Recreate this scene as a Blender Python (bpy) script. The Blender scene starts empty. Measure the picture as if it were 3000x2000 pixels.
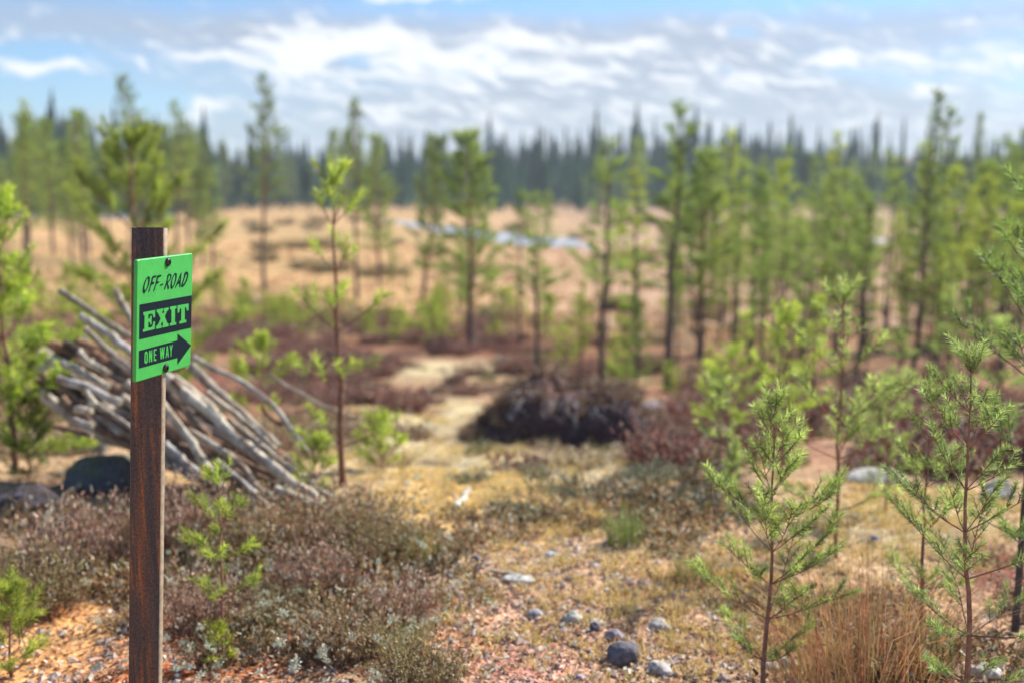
import bpy, math, random
import numpy as np
from mathutils import Vector

# ------------------------------------------------------------------ scene, camera, light
scene = bpy.context.scene
COL = scene.collection
F = 3333.3                      # focal length in photo pixels (photo 3000 px wide)
PITCH = math.atan(447.0 / F)
CAM_Z = 1.35
cam_d = bpy.data.cameras.new('camera'); cam = bpy.data.objects.new('camera', cam_d); COL.objects.link(cam)
cam.location = (0, 0, CAM_Z); cam.rotation_euler = (math.pi / 2 - PITCH, 0, 0)
cam_d.sensor_width = 36; cam_d.lens = 40; cam_d.clip_start = 0.05; cam_d.clip_end = 20000
cam_d.dof.use_dof = True; cam_d.dof.focus_distance = 2.62; cam_d.dof.aperture_fstop = 1.75
cam_d.dof.aperture_blades = 0
scene.camera = cam
scene.view_settings.view_transform = 'Standard'; scene.view_settings.look = 'None'
scene.view_settings.gamma = 1; scene.view_settings.exposure = 1.02
scene.cycles.use_denoising = True
scene.cycles.max_bounces = 6; scene.cycles.transparent_max_bounces = 8
scene.cycles.volume_bounces = 0

SUN_AZ = math.radians(52)       # to the right of the view direction (+Y)
SUN_EL = math.radians(43)
sd = bpy.data.lights.new('sun', 'SUN'); sun = bpy.data.objects.new('sun', sd); COL.objects.link(sun)
sd.energy = 4.0; sd.angle = math.radians(0.55); sd.color = (1.0, 0.95, 0.86)
sdir = Vector((math.sin(SUN_AZ) * math.cos(SUN_EL), math.cos(SUN_AZ) * math.cos(SUN_EL), math.sin(SUN_EL)))
sun.rotation_euler = sdir.to_track_quat('Z', 'Y').to_euler()

world = bpy.data.worlds.new('World'); scene.world = world; world.use_nodes = True
nt = world.node_tree; nt.nodes.clear()

def N(nt, t, **kw):
    n = nt.nodes.new(t)
    for k, v in kw.items(): setattr(n, k, v)
    return n
def M2(nt, op, a, b=None, c=None, clamp=False):
    n = nt.nodes.new('ShaderNodeMath'); n.operation = op; n.use_clamp = clamp
    for i, v in enumerate((a, b, c)):
        if v is None: continue
        if isinstance(v, (int, float)): n.inputs[i].default_value = v
        else: nt.links.new(v, n.inputs[i])
    return n.outputs[0]
def MIX(nt, fac, a, b, bt='MIX'):
    n = nt.nodes.new('ShaderNodeMix'); n.data_type = 'RGBA'; n.blend_type = bt
    for s, v in ((n.inputs[0], fac), (n.inputs[6], a), (n.inputs[7], b)):
        if isinstance(v, (int, float)): s.default_value = v
        elif isinstance(v, tuple): s.default_value = (*v, 1) if len(v) == 3 else v
        else: nt.links.new(v, s)
    return n.outputs[2]

def build_sky():
    sky = N(nt, 'ShaderNodeTexSky'); sky.sky_type = 'NISHITA'; sky.sun_disc = False
    sky.sun_elevation = SUN_EL; sky.sun_rotation = SUN_AZ
    sky.air_density = 1.0; sky.dust_density = 0.2; sky.ozone_density = 3.0
    tc = N(nt, 'ShaderNodeTexCoord'); sp = N(nt, 'ShaderNodeSeparateXYZ'); nt.links.new(tc.outputs['Generated'], sp.inputs[0])
    x, y, z = sp.outputs
    az = M2(nt, 'ARCTAN2', x, y)
    hor = M2(nt, 'SQRT', M2(nt, 'ADD', M2(nt, 'MULTIPLY', x, x), M2(nt, 'MULTIPLY', y, y)))
    el = M2(nt, 'ARCTAN2', z, hor)
    U = M2(nt, 'MULTIPLY', az, F / 100); V = M2(nt, 'MULTIPLY', el, F / 100)
    uv0 = N(nt, 'ShaderNodeCombineXYZ'); nt.links.new(U, uv0.inputs[0]); nt.links.new(V, uv0.inputs[1])
    # gentle domain warp so that no cloud keeps a plain outline
    wn = N(nt, 'ShaderNodeTexNoise'); wn.inputs['Scale'].default_value = 0.55; wn.inputs['Detail'].default_value = 3
    nt.links.new(uv0.outputs[0], wn.inputs['Vector'])
    ws = N(nt, 'ShaderNodeVectorMath', operation='MULTIPLY_ADD'); nt.links.new(wn.outputs['Color'], ws.inputs[0])
    ws.inputs[1].default_value = (1.7, 0.8, 0); nt.links.new(uv0.outputs[0], ws.inputs[2])
    sb = N(nt, 'ShaderNodeVectorMath', operation='SUBTRACT'); nt.links.new(ws.outputs[0], sb.inputs[0]); sb.inputs[1].default_value = (0.85, 0.4, 0)
    uv = sb.outputs[0]
    def blobs(lst):
        acc = None
        for (px, py, rx, ry, a) in lst:
            s = N(nt, 'ShaderNodeVectorMath', operation='SUBTRACT'); nt.links.new(uv, s.inputs[0])
            s.inputs[1].default_value = ((px - 1500) / 100, (553 - py) / 100, 0)
            m = N(nt, 'ShaderNodeVectorMath', operation='MULTIPLY'); nt.links.new(s.outputs[0], m.inputs[0])
            m.inputs[1].default_value = (100 / rx, 100 / ry, 0)
            d = N(nt, 'ShaderNodeVectorMath', operation='DOT_PRODUCT'); nt.links.new(m.outputs[0], d.inputs[0]); nt.links.new(m.outputs[0], d.inputs[1])
            e = M2(nt, 'MULTIPLY', M2(nt, 'EXPONENT', M2(nt, 'MULTIPLY', d.outputs['Value'], -1)), a)
            acc = e if acc is None else M2(nt, 'ADD', acc, e)
        return acc
    def streaks(scale, sx, sy, tilt, detail, rough, off):
        mp = N(nt, 'ShaderNodeVectorMath', operation='DOT_PRODUCT')
        c = N(nt, 'ShaderNodeSeparateXYZ'); nt.links.new(uv, c.inputs[0])
        vv = M2(nt, 'ADD', c.outputs[1], M2(nt, 'MULTIPLY', c.outputs[0], tilt))
        cb = N(nt, 'ShaderNodeCombineXYZ')
        nt.links.new(M2(nt, 'MULTIPLY', c.outputs[0], sx), cb.inputs[0]); nt.links.new(M2(nt, 'MULTIPLY', vv, sy), cb.inputs[1])
        cb.inputs[2].default_value = off
        n = N(nt, 'ShaderNodeTexNoise'); n.inputs['Scale'].default_value = scale; n.inputs['Detail'].default_value = detail
        n.inputs['Roughness'].default_value = rough
        nt.links.new(cb.outputs[0], n.inputs['Vector']); return n.outputs['Fac']
    n1 = streaks(1.0, 0.95, 3.0, 0.22, 5, 0.55, 3.1)
    n2 = streaks(1.0, 0.16, 0.5, 0.10, 3, 0.5, 8.7)
    puff = blobs([(50, 232, 150, 36, .30), (250, 245, 80, 28, .28), (620, 330, 80, 38, .30), (150, 160, 70, 26, .16), (320, 215, 50, 26, .14),
                  (900, 150, 110, 34, .30), (1090, 145, 190, 50, .36), (1320, 200, 150, 50, .30), (1540, 138, 120, 28, .36), (1600, 222, 180, 28, .26),
                  (1200, 5, 190, 26, .40), (1820, 150, 130, 22, .28), (2400, 10, 80, 16, .26), (2830, 15, 130, 20, .34), (2150, 115, 90, 28, .20),
                  (2500, 195, 170, 34, .24), (2820, 225, 150, 24, .26), (2650, 285, 65, 34, .28), (880, 200, 90, 30, .2), (1150, 330, 120, 22, .22),
                  (2200, 250, 170, 22, .22), (1480, 322, 80, 20, .22), (1800, 320, 110, 26, .18), (2060, 300, 70, 22, .18), (640, 190, 180, 34, .14),
                  (1000, 250, 260, 60, .16), (1400, 380, 300, 30, .10), (2600, 370, 200, 20, .12), (2960, 360, 80, 30, .14), (1900, 205, 90, 16, .16)])
    hole = blobs([(130, 192, 180, 20, .40), (270, 215, 100, 16, .3), (330, 300, 220, 24, .40), (150, 320, 300, 70, .34), (530, 320, 100, 60, .22),
                  (1065, 178, 55, 22, .42), (1150, 205, 110, 10, .24), (1345, 216, 50, 14, .30), (2145, 132, 28, 12, .5), (2110, 235, 30, 12, .4),
                  (2450, 232, 140, 18, .26), (2600, 262, 150, 22, .22), (2950, 275, 120, 30, .24), (1450, 30, 500, 30, .22), (2300, 45, 600, 24, .24),
                  (400, 30, 600, 50, .16), (1100, 270, 110, 14, .14), (1750, 190, 80, 14, .14), (2420, 300, 120, 14, .14)])
    veil_c = blobs([(1700, 290, 1150, 200, .95), (1750, 120, 900, 60, .3), (400, 110, 900, 70, .55), (2700, 110, 400, 60, .45), (1500, 430, 3000, 90, .45), (2500, 330, 800, 160, .35)])
    n3 = streaks(1.0, 1.1, 4.6, 0.30, 4, 0.5, 14.3)
    cover = M2(nt, 'SUBTRACT', M2(nt, 'ADD', n1, puff), M2(nt, 'MULTIPLY', hole, .5))
    ss = N(nt, 'ShaderNodeMapRange'); ss.interpolation_type = 'SMOOTHSTEP'; nt.links.new(cover, ss.inputs[0])
    ss.inputs[1].default_value = .52; ss.inputs[2].default_value = .78
    s3 = N(nt, 'ShaderNodeMapRange'); s3.interpolation_type = 'SMOOTHSTEP'; nt.links.new(M2(nt, 'SUBTRACT', n3, M2(nt, 'MULTIPLY', hole, .4)), s3.inputs[0]); s3.inputs[1].default_value = .50; s3.inputs[2].default_value = .68
    vc = M2(nt, 'MULTIPLY', blobs([(1500, 290, 900, 150, .75), (2300, 250, 700, 130, .7), (300, 230, 400, 60, .3), (2500, 20, 500, 30, .5)]), 1.0, clamp=True)
    white = M2(nt, 'MAXIMUM', ss.outputs[0], M2(nt, 'MULTIPLY', s3.outputs[0], vc))
    veil = M2(nt, 'SUBTRACT', M2(nt, 'MULTIPLY', veil_c, M2(nt, 'ADD', n2, .62)), M2(nt, 'MULTIPLY', hole, 1.4), clamp=True)
    veil = M2(nt, 'MULTIPLY', veil, .82)
    bg1 = N(nt, 'ShaderNodeBackground'); bg1.inputs[1].default_value = 0.066
    tint = MIX(nt, 1.0, sky.outputs[0], (0.78, 0.95, 1.15), 'MULTIPLY')
    nt.links.new(tint, bg1.inputs[0])
    bgv = N(nt, 'ShaderNodeBackground'); bgv.inputs[0].default_value = (0.255, 0.27, 0.31, 1); bgv.inputs[1].default_value = 1
    bgw = N(nt, 'ShaderNodeBackground'); bgw.inputs[0].default_value = (0.52, 0.535, 0.55, 1); bgw.inputs[1].default_value = 1
    m1 = N(nt, 'ShaderNodeMixShader'); nt.links.new(veil, m1.inputs[0]); nt.links.new(bg1.outputs[0], m1.inputs[1]); nt.links.new(bgv.outputs[0], m1.inputs[2])
    m2 = N(nt, 'ShaderNodeMixShader'); nt.links.new(white, m2.inputs[0]); nt.links.new(m1.outputs[0], m2.inputs[1]); nt.links.new(bgw.outputs[0], m2.inputs[2])
    out = N(nt, 'ShaderNodeOutputWorld'); nt.links.new(m2.outputs[0], out.inputs[0])
build_sky()
world.cycles.sampling_method = 'MANUAL'; world.cycles.sample_map_resolution = 512

# ------------------------------------------------------------------ geometry helpers
def vnoise(x, y, seed=0):
    x = np.asarray(x, float); y = np.asarray(y, float)
    xi = np.floor(x).astype(np.int64); yi = np.floor(y).astype(np.int64)
    fx = x - xi; fy = y - yi; fx = fx * fx * (3 - 2 * fx); fy = fy * fy * (3 - 2 * fy)
    def h(a, b):
        n = (a * 374761393 + b * 668265263 + seed * 974634777) & 0xffffffff
        n = ((n ^ (n >> 13)) * 1274126177) & 0xffffffff
        n = n ^ (n >> 16)
        return (n & 0xffff) / 65535.0
    return (h(xi, yi) * (1 - fx) + h(xi + 1, yi) * fx) * (1 - fy) + (h(xi, yi + 1) * (1 - fx) + h(xi + 1, yi + 1) * fx) * fy
def fbm(x, y, seed=0, oct=4):
    s = 0; a = .5; t = 0
    for i in range(oct):
        s = s + a * vnoise(np.asarray(x) * 2 ** i, np.asarray(y) * 2 ** i, seed + i * 17); t += a; a *= .5
    return s / t

def base_h(y):
    return np.interp(y, [0, 3, 4.5, 6, 9, 13, 18, 24, 35, 50, 62, 90, 5000], [0, -.03, -.09, -.2, -.62, -1.22, -1.9, -2.35, -3.05, -3.62, -3.75, -3.8, -3.8])
BUMPS = []                      # (x, y, rx, ry, h) added below once ray helpers exist
def ground(x, y):
    x = np.asarray(x, float); y = np.asarray(y, float)
    g = base_h(y)
    k = np.clip(1.15 - y / 48, 0.03, 1)
    g = g + k * ((fbm(x * .45, y * .45, 5, 3) - .5) * .42 * np.clip(y / 9 + .12, 0, 1) + (fbm(x * 1.9, y * 1.9, 9, 4) - .5) * .13)
    g = g + np.clip(1 - y / 14, 0, 1) * (fbm(x * 9, y * 9, 3, 3) - .5) * .035
    for (bx, by, rx, ry, h) in BUMPS:
        g = g + h * np.exp(-(((x - bx) / rx) ** 2 + ((y - by) / ry) ** 2))
    return g
def ray(px, py):
    a = (px - 1500) / F; b = -(py - 1000) / F
    return (a, math.cos(PITCH) + b * math.sin(PITCH), -math.sin(PITCH) + b * math.cos(PITCH))
def at(px, py, Y):              # world point at forward distance Y seen in the direction of a photo pixel
    r = ray(px, py); k = Y / r[1]; return Vector((r[0] * k, Y, CAM_Z + r[2] * k))
def ground_at(px, py):
    r = ray(px, py); prev = 0.5; Y = 1.0
    ys = np.geomspace(1.0, 900, 1400)
    k = ys / r[1]; g = ground(r[0] * k, ys); z = CAM_Z + r[2] * k
    i = int(np.argmax(z < g)) if (z < g).any() else len(ys) - 1
    Y = float(ys[i]); return Vector((r[0] * Y / r[1], Y, float(g[i])))

class Geo:
    def __init__(s): s.v = []; s.f = {3: [], 4: []}; s.c = []; s.n = 0
    def add(s, verts, faces, col=None):
        verts = np.asarray(verts, np.float32).reshape(-1, 3); faces = np.asarray(faces, np.int64)
        s.v.append(verts)
        if len(faces): s.f[faces.shape[1]].append(faces + s.n)
        if col is None: col = (1, 1, 1)
        col = np.asarray(col, np.float32)
        if col.ndim == 1: col = np.tile(col[:3], (len(verts), 1))
        s.c.append(col[:, :3]); s.n += len(verts)
    def merge(s, o, off=(0, 0, 0), scale=1.0, rot=0.0, tint=None):
        v, f3, f4, c = o.arrays()
        ca, sa = math.cos(rot), math.sin(rot)
        w = np.empty_like(v); w[:, 0] = (v[:, 0] * ca - v[:, 1] * sa) * scale + off[0]; w[:, 1] = (v[:, 0] * sa + v[:, 1] * ca) * scale + off[1]; w[:, 2] = v[:, 2] * scale + off[2]
        s.v.append(w); s.c.append(c if tint is None else c * np.asarray(tint, np.float32))
        if len(f3): s.f[3].append(f3 + s.n)
        if len(f4): s.f[4].append(f4 + s.n)
        s.n += len(v)
    def arrays(s):
        v = np.concatenate(s.v) if s.v else np.zeros((0, 3), np.float32); c = np.concatenate(s.c) if s.c else np.zeros((0, 3), np.float32)
        f3 = np.concatenate(s.f[3]) if s.f[3] else np.zeros((0, 3), np.int64)
        f4 = np.concatenate(s.f[4]) if s.f[4] else np.zeros((0, 4), np.int64)
        s.v = [v]; s.c = [c]; s.f = {3: [f3] if len(f3) else [], 4: [f4] if len(f4) else []}
        return v, f3, f4, c
    def mesh(s, name, smooth=False):
        v, f3, f4, c = s.arrays()
        me = bpy.data.meshes.new(name)
        me.vertices.add(len(v)); me.vertices.foreach_set('co', v.astype(np.float32).ravel())
        idx = np.concatenate([f3.ravel(), f4.ravel()]).astype(np.int32)
        tot = np.concatenate([np.full(len(f3), 3), np.full(len(f4), 4)]).astype(np.int32)
        st = np.concatenate([[0], np.cumsum(tot)[:-1]]).astype(np.int32) if len(tot) else np.zeros(0, np.int32)
        me.loops.add(len(idx)); me.loops.foreach_set('vertex_index', idx)
        me.polygons.add(len(tot)); me.polygons.foreach_set('loop_start', st)
        me.polygons.foreach_set('use_smooth', np.full(len(tot), smooth, bool))
        me.update(calc_edges=True)
        a = me.color_attributes.new('Col', 'FLOAT_COLOR', 'POINT')
        a.data.foreach_set('color', np.concatenate([c, np.ones((len(c), 1), np.float32)], 1).ravel().astype(np.float32))
        return me

def obj(name, geo, mat, parent=None, smooth=False, loc=None):
    me = geo.mesh(name, smooth) if isinstance(geo, Geo) else geo
    if mat is not None and not me.materials: me.materials.append(mat)
    o = bpy.data.objects.new(name, me); COL.objects.link(o)
    if parent is not None: o.parent = parent
    if loc is not None: o.location = loc
    return o
def tag(o, label=None, cat=None, group=None, kind=None):
    if label: o['label'] = label
    if cat: o['category'] = cat
    if group: o['group'] = group
    if kind: o['kind'] = kind
    return o
def empty(name, loc, rz=0):
    o = bpy.data.objects.new(name, None); COL.objects.link(o); o.location = loc; o.rotation_euler = (0, 0, rz); o.empty_display_size = .1
    return o

def frame(d):
    d = d / np.linalg.norm(d); a = np.array([0, 0, 1.0]) if abs(d[2]) < .9 else np.array([1.0, 0, 0])
    u = np.cross(a, d); u /= np.linalg.norm(u); return d, u, np.cross(d, u)
def tube(g, pts, rad, seg=6, col=(1, 1, 1), caps=False, wob=None):
    pts = np.asarray(pts, float); n = len(pts)
    rad = np.broadcast_to(np.asarray(rad, float), (n,))
    _, u, w = frame(pts[-1] - pts[0])
    th = np.arange(seg) * 2 * math.pi / seg
    ring = np.cos(th)[:, None] * u + np.sin(th)[:, None] * w
    R = rad[:, None, None] * np.ones((1, seg, 1))
    if wob is not None: R = R * wob[:, :, None]
    v = pts[:, None, :] + ring[None] * R
    i = np.arange(n - 1)[:, None] * seg; j = np.arange(seg)[None]; k = (j + 1) % seg
    f = np.stack([i + j, i + k, i + seg + k, i + seg + j], -1).reshape(-1, 4)
    c = np.asarray(col, np.float32)
    if c.ndim == 3: c = c.reshape(-1, 3)
    g.add(v.reshape(-1, 3), f, c)
    return v

def curve_pts(p0, d, L, n, up=0.0, jit=0.0, rng=None):
    p = np.array(p0, float); d = np.array(d, float); d /= np.linalg.norm(d); out = [p.copy()]
    for i in range(n):
        d = d + np.array([0, 0, up / n])
        if jit: d = d + rng.normal(0, jit, 3)
        d /= np.linalg.norm(d); p = p + d * L / n; out.append(p.copy())
    return np.array(out)

def brushes(g, A, B, rng, nl, nw, dens, col, spread=.85, tipcol=None, clump=0.25):
    """needles round many twig segments A->B at once"""
    A = np.asarray(A, float); B = np.asarray(B, float)
    L = np.linalg.norm(B - A, axis=1); cnt = np.maximum(3, (L * dens).astype(int))
    idx = np.repeat(np.arange(len(A)), cnt); n = len(idx)
    s = rng.random(n) ** .85
    D = (B - A) / np.maximum(L, 1e-6)[:, None]
    up = np.tile([0, 0, 1.0], (len(A), 1)); up[np.abs(D[:, 2]) > .9] = [1, 0, 0]
    Uv = np.cross(up, D); Uv /= np.linalg.norm(Uv, axis=1)[:, None]; W = np.cross(D, Uv)
    th = rng.random(n) * 2 * math.pi
    rad = np.cos(th)[:, None] * Uv[idx] + np.sin(th)[:, None] * W[idx]
    fw = (0.45 + .5 * s ** 2) + rng.normal(0, .12, n)
    d = D[idx] * fw[:, None] + rad * spread * (1.05 - .35 * s)[:, None]; d /= np.linalg.norm(d, axis=1)[:, None]
    p = A[idx] + (B - A)[idx] * s[:, None]
    ln = nl * (.75 + .5 * rng.random(n)) * (1 - .25 * (s > .93))
    q = p + d * ln[:, None]
    side = np.cross(d, rng.normal(0, 1, (n, 3))); side /= np.linalg.norm(side, axis=1)[:, None]
    w = nw * (.8 + .4 * rng.random(n))[:, None]
    v = np.stack([p - side * w * .5, p + side * w * .5, q], 1).reshape(-1, 3)
    f = np.arange(3 * n).reshape(-1, 3)
    bt = 1 + clump * rng.normal(0, 1, len(A))
    c = np.asarray(col)[None] * (bt[idx] * (1 + .16 * rng.normal(0, 1, n)))[:, None]
    if tipcol is not None:
        m = np.clip(s * 1.2 - .35 + rng.normal(0, .2, n), 0, 1)[:, None]; c = c * (1 - m) + np.asarray(tipcol) * (bt[idx])[:, None] * m
    g.add(v, f, np.repeat(np.clip(c, .004, .9), 3, axis=0))

# ------------------------------------------------------------------ materials
def vmat(name, rough=.8, trans=0.0, noise=None, spec=.25, bump=None, dark=.55, tcol=(1.15, 1.2, .7)):
    m = bpy.data.materials.new(name); m.use_nodes = True; t = m.node_tree; b = t.nodes['Principled BSDF']; out = t.nodes['Material Output']
    a = N(t, 'ShaderNodeVertexColor'); a.layer_name = 'Col'; c = a.outputs[0]
    if noise:
        tc = N(t, 'ShaderNodeTexCoord'); n = N(t, 'ShaderNodeTexNoise'); n.inputs['Scale'].default_value = noise; n.inputs['Detail'].default_value = 5
        t.links.new(tc.outputs['Object'], n.inputs['Vector'])
        r = N(t, 'ShaderNodeValToRGB'); r.color_ramp.elements[0].position = .3; r.color_ramp.elements[0].color = (dark, dark, dark, 1)
        r.color_ramp.elements[1].position = .7; r.color_ramp.elements[1].color = (1.25, 1.25, 1.25, 1)
        t.links.new(n.outputs['Fac'], r.inputs[0]); c = MIX(t, 1.0, c, r.outputs[0], 'MULTIPLY')
        if bump:
            bn = N(t, 'ShaderNodeBump'); bn.inputs['Strength'].default_value = .8; bn.inputs['Distance'].default_value = bump
            t.links.new(n.outputs['Fac'], bn.inputs['Height']); t.links.new(bn.outputs[0], b.inputs['Normal'])
    t.links.new(c, b.inputs['Base Color']); b.inputs['Roughness'].default_value = rough; b.inputs['Specular IOR Level'].default_value = spec
    if trans:
        tr = N(t, 'ShaderNodeBsdfTranslucent'); t.links.new(MIX(t, 1.0, c, tcol, 'MULTIPLY'), tr.inputs[0])
        mx = N(t, 'ShaderNodeMixShader'); mx.inputs[0].default_value = trans
        t.links.new(b.outputs[0], mx.inputs[1]); t.links.new(tr.outputs[0], mx.inputs[2]); t.links.new(mx.outputs[0], out.inputs[0])
    return m
M_NEEDLE = vmat('pine_needles', .45, .5, spec=.4)
M_FARN = vmat('far_needles', .8, .35)
M_BARK = vmat('bark', .9, 0, noise=35, bump=.004)
M_LOG = vmat('weathered_wood', .85, 0, noise=28, bump=.006, dark=.6)
M_DRY = vmat('dry_plants', .8, .25, tcol=(1.1, 1.02, .9))
M_STONE = vmat('stone', .9, 0, noise=55, bump=.008, dark=.55)
M_GRAVEL = vmat('gravel', .85, 0)

def ground_material():
    m = bpy.data.materials.new('heath_soil'); m.use_nodes = True; t = m.node_tree; b = t.nodes['Principled BSDF']
    a = N(t, 'ShaderNodeVertexColor'); a.layer_name = 'Col'
    g = N(t, 'ShaderNodeNewGeometry')
    c = a.outputs[0]; hs = None
    for sc, lo, hi, dk, br, det in ((55, .36, .64, (.55, .5, .48), (1.4, 1.36, 1.28), 4), (9, .34, .66, (.72, .7, .66), (1.25, 1.22, 1.14), 5), (1.1, .35, .65, (.84, .82, .8), (1.12, 1.1, 1.06), 5)):
        n = N(t, 'ShaderNodeTexNoise'); n.inputs['Scale'].default_value = sc; n.inputs['Detail'].default_value = det
        t.links.new(g.outputs['Position'], n.inputs['Vector'])
        r = N(t, 'ShaderNodeValToRGB'); r.color_ramp.elements[0].position = lo; r.color_ramp.elements[0].color = (*dk, 1)
        r.color_ramp.elements[1].position = hi; r.color_ramp.elements[1].color = (*br, 1)
        t.links.new(n.outputs['Fac'], r.inputs[0]); c = MIX(t, 1.0, c, r.outputs[0], 'MULTIPLY')
        hs = n.outputs['Fac'] if hs is None else M2(t, 'ADD', hs, M2(t, 'MULTIPLY', n.outputs['Fac'], 2.0))
    bp = N(t, 'ShaderNodeBump'); bp.inputs['Strength'].default_value = 1; bp.inputs['Distance'].default_value = .012
    t.links.new(hs, bp.inputs['Height']); t.links.new(bp.outputs[0], b.inputs['Normal'])
    t.links.new(c, b.inputs['Base Color']); b.inputs['Roughness'].default_value = .95; b.inputs['Specular IOR Level'].default_value = .1
    return m
M_GROUND = ground_material(); M_GROUNDV = vmat('peat_soil', .95, 0, noise=22, bump=.03, spec=.1)

# ------------------------------------------------------------------ terrain
_mp = ground_at(1540, 1285); BUMPS.append((_mp.x, _mp.y + .25, .62, .35, .10))
_mp = ground_at(1790, 1285); BUMPS.append((_mp.x, _mp.y + .35, .5, .35, .06))

SAND = (.50, .36, .24); ORANGE = (.56, .27, .14); RUST = (.50, .15, .06); PINK = (.56, .30, .27); YELL = (.64, .46, .18); LICH = (.62, .56, .38)
BURG = (.21, .085, .07); BROWN = (.19, .125, .085); OLIVE = (.20, .20, .10); TANL = (.55, .37, .20); TANR = (.47, .325, .25); PEAT = (.07, .045, .045)
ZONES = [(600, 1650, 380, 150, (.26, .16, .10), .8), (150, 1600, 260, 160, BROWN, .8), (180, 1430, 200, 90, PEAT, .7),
         (60, 1760, 300, 60, RUST, 1.1), (700, 1960, 300, 40, RUST, .8), (300, 1900, 460, 60, ORANGE, 1.1), (520, 1985, 400, 45, RUST, 1.0), (900, 1960, 250, 60, BROWN, .6),
         (1500, 1960, 230, 70, PINK, 1.2), (1430, 1840, 240, 60, ORANGE, .8), (1900, 1880, 300, 90, (.50, .33, .24), .8), (1350, 1700, 250, 60, (.55, .42, .33), .7),
         (1380, 1450, 250, 80, YELL, .9), (1600, 1530, 240, 45, YELL, .6), (1500, 1740, 330, 90, (.56, .38, .30), .7), (1950, 1780, 300, 80, (.54, .36, .26), .7), (1000, 1250, 120, 90, YELL, .8), (1200, 1370, 100, 50, YELL, 1),
         (1260, 1200, 210, 80, LICH, 1.1), (1450, 1335, 240, 36, LICH, .9), (1300, 1080, 220, 30, LICH, .9), (1330, 1130, 120, 12, (.30, .20, .14), .8), (1190, 1215, 90, 12, (.28, .18, .12), .8), (1380, 1300, 100, 12, (.26, .2, .12), .7), (1000, 1060, 90, 25, LICH, .8), (1750, 1090, 200, 25, LICH, .7),
         (900, 985, 520, 32, BURG, 1.2), (980, 1130, 150, 60, BURG, .9), (1500, 1020, 400, 30, BURG, .7), (150, 980, 300, 60, BURG, .9), (750, 1080, 120, 60, BURG, .8),
         (2200, 1200, 220, 60, BURG, 1.0), (1980, 1380, 180, 22, BURG, .7), (1700, 1360, 260, 26, (.50, .44, .30), .9), (2600, 1200, 400, 50, (.27, .15, .11), .9), (2350, 1330, 260, 50, (.40, .24, .17), .9),
         (1800, 1480, 200, 35, OLIVE, .5), (2000, 1600, 180, 40, OLIVE, .35), (2650, 1540, 300, 100, (.50, .42, .27), 1), (2950, 1680, 200, 110, (.24, .10, .08), .9),
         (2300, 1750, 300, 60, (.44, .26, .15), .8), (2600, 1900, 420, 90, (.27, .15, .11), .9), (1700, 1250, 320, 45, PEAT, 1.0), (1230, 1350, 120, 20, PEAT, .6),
         (1500, 700, 500, 12, (.40, .34, .17), .6), (1600, 790, 300, 10, (.42, .33, .18), .6), (300, 880, 500, 30, (.5, .36, .2), .6)]
_zw = []
for (px, py, rx, ry, c, s) in ZONES:
    m_ = ground_at(px, py); a_ = ground_at(px, py - ry); b_ = ground_at(px, min(py + ry, 2300)); _zw.append((m_.x, m_.y, rx / F * m_.y, max(.1, (a_.y - b_.y) / 2), c, s))
def ground_colour(x, y):
    x = np.asarray(x, float); y = np.asarray(y, float)
    t1 = np.clip((y - 8) / 4, 0, 1)[..., None]; t2 = np.clip((y - 30 + 14 * (fbm(x * .09, y * .09, 31) - .5)) / 9, 0, 1)[..., None]
    lr = np.clip((x / np.maximum(y, 1) + .10) / .22, 0, 1)[..., None]
    bog = np.array(TANL) * (1 - lr) + np.array(TANR) * lr
    bn = fbm(x * .03, y * .022, 77)[..., None]; bog = bog * (.82 + .36 * bn); st = np.clip((fbm(x * .035, y * .12, 79) - .52) * 5, 0, .6)[..., None]; bog = bog * (1 - st) + np.array((.36, .29, .15)) * st
    c = np.array(SAND) * (1 - t1) + np.array((.33, .20, .13)) * t1; c = c * (1 - t2) + bog * t2
    wx = x + (fbm(x * 1.4, y * 1.4, 41) - .5) * .05 * (4 + y); wy = y + (fbm(x * 1.4 + 50, y * 1.4, 43) - .5) * .09 * (4 + y)
    for (zx, zy, rx, ry, col, s) in _zw:
        w = np.clip(s * 1.5 * np.exp(-(((wx - zx) / rx) ** 2 + ((wy - zy) / ry) ** 2)) - .12 + .3 * (fbm(x * 2.6, y * 2.6, 47) - .5), 0, 1)
        w = np.where(w > .02, w, 0)[..., None]; c = c * (1 - w) + np.array(col) * w
    return c

def build_ground():
    ys = np.concatenate([np.linspace(-12, 1.2, 14)[:-1], 1.2 + np.geomspace(.02, 1560, 500) - .02])
    nx = 420; u = np.linspace(-1, 1, nx); u = np.sign(u) * np.abs(u) ** 1.25
    hw = np.where(ys < 2, 14.0, 0)
    hw = np.maximum(2.2 + np.maximum(ys, 0) * .72, np.where(ys < 1.2, 14, 0)); hw = np.where(ys > 120, ys * 1.6, hw)
    X = u[None] * hw[:, None]; Y = np.repeat(ys[:, None], nx, 1)
    Z = ground(X, Y)
    Z = Z + np.clip((Y - 560) / 700, 0, 1) ** 1.5 * 34 * (.6 + .8 * fbm(X * .0016, Y * .0016, 15))
    g = Geo(); i = np.arange(len(ys) - 1)[:, None] * nx; j = np.arange(nx - 1)[None]
    f = np.stack([i + j, i + j + 1, i + nx + j + 1, i + nx + j], -1).reshape(-1, 4)
    g.add(np.stack([X, Y, Z], -1).reshape(-1, 3), f, ground_colour(X, Y).reshape(-1, 3))
    tag(obj('ground', g, M_GROUND, smooth=True), 'sandy heath slope running down to a tan bog', None, None, 'structure')
build_ground()

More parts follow.
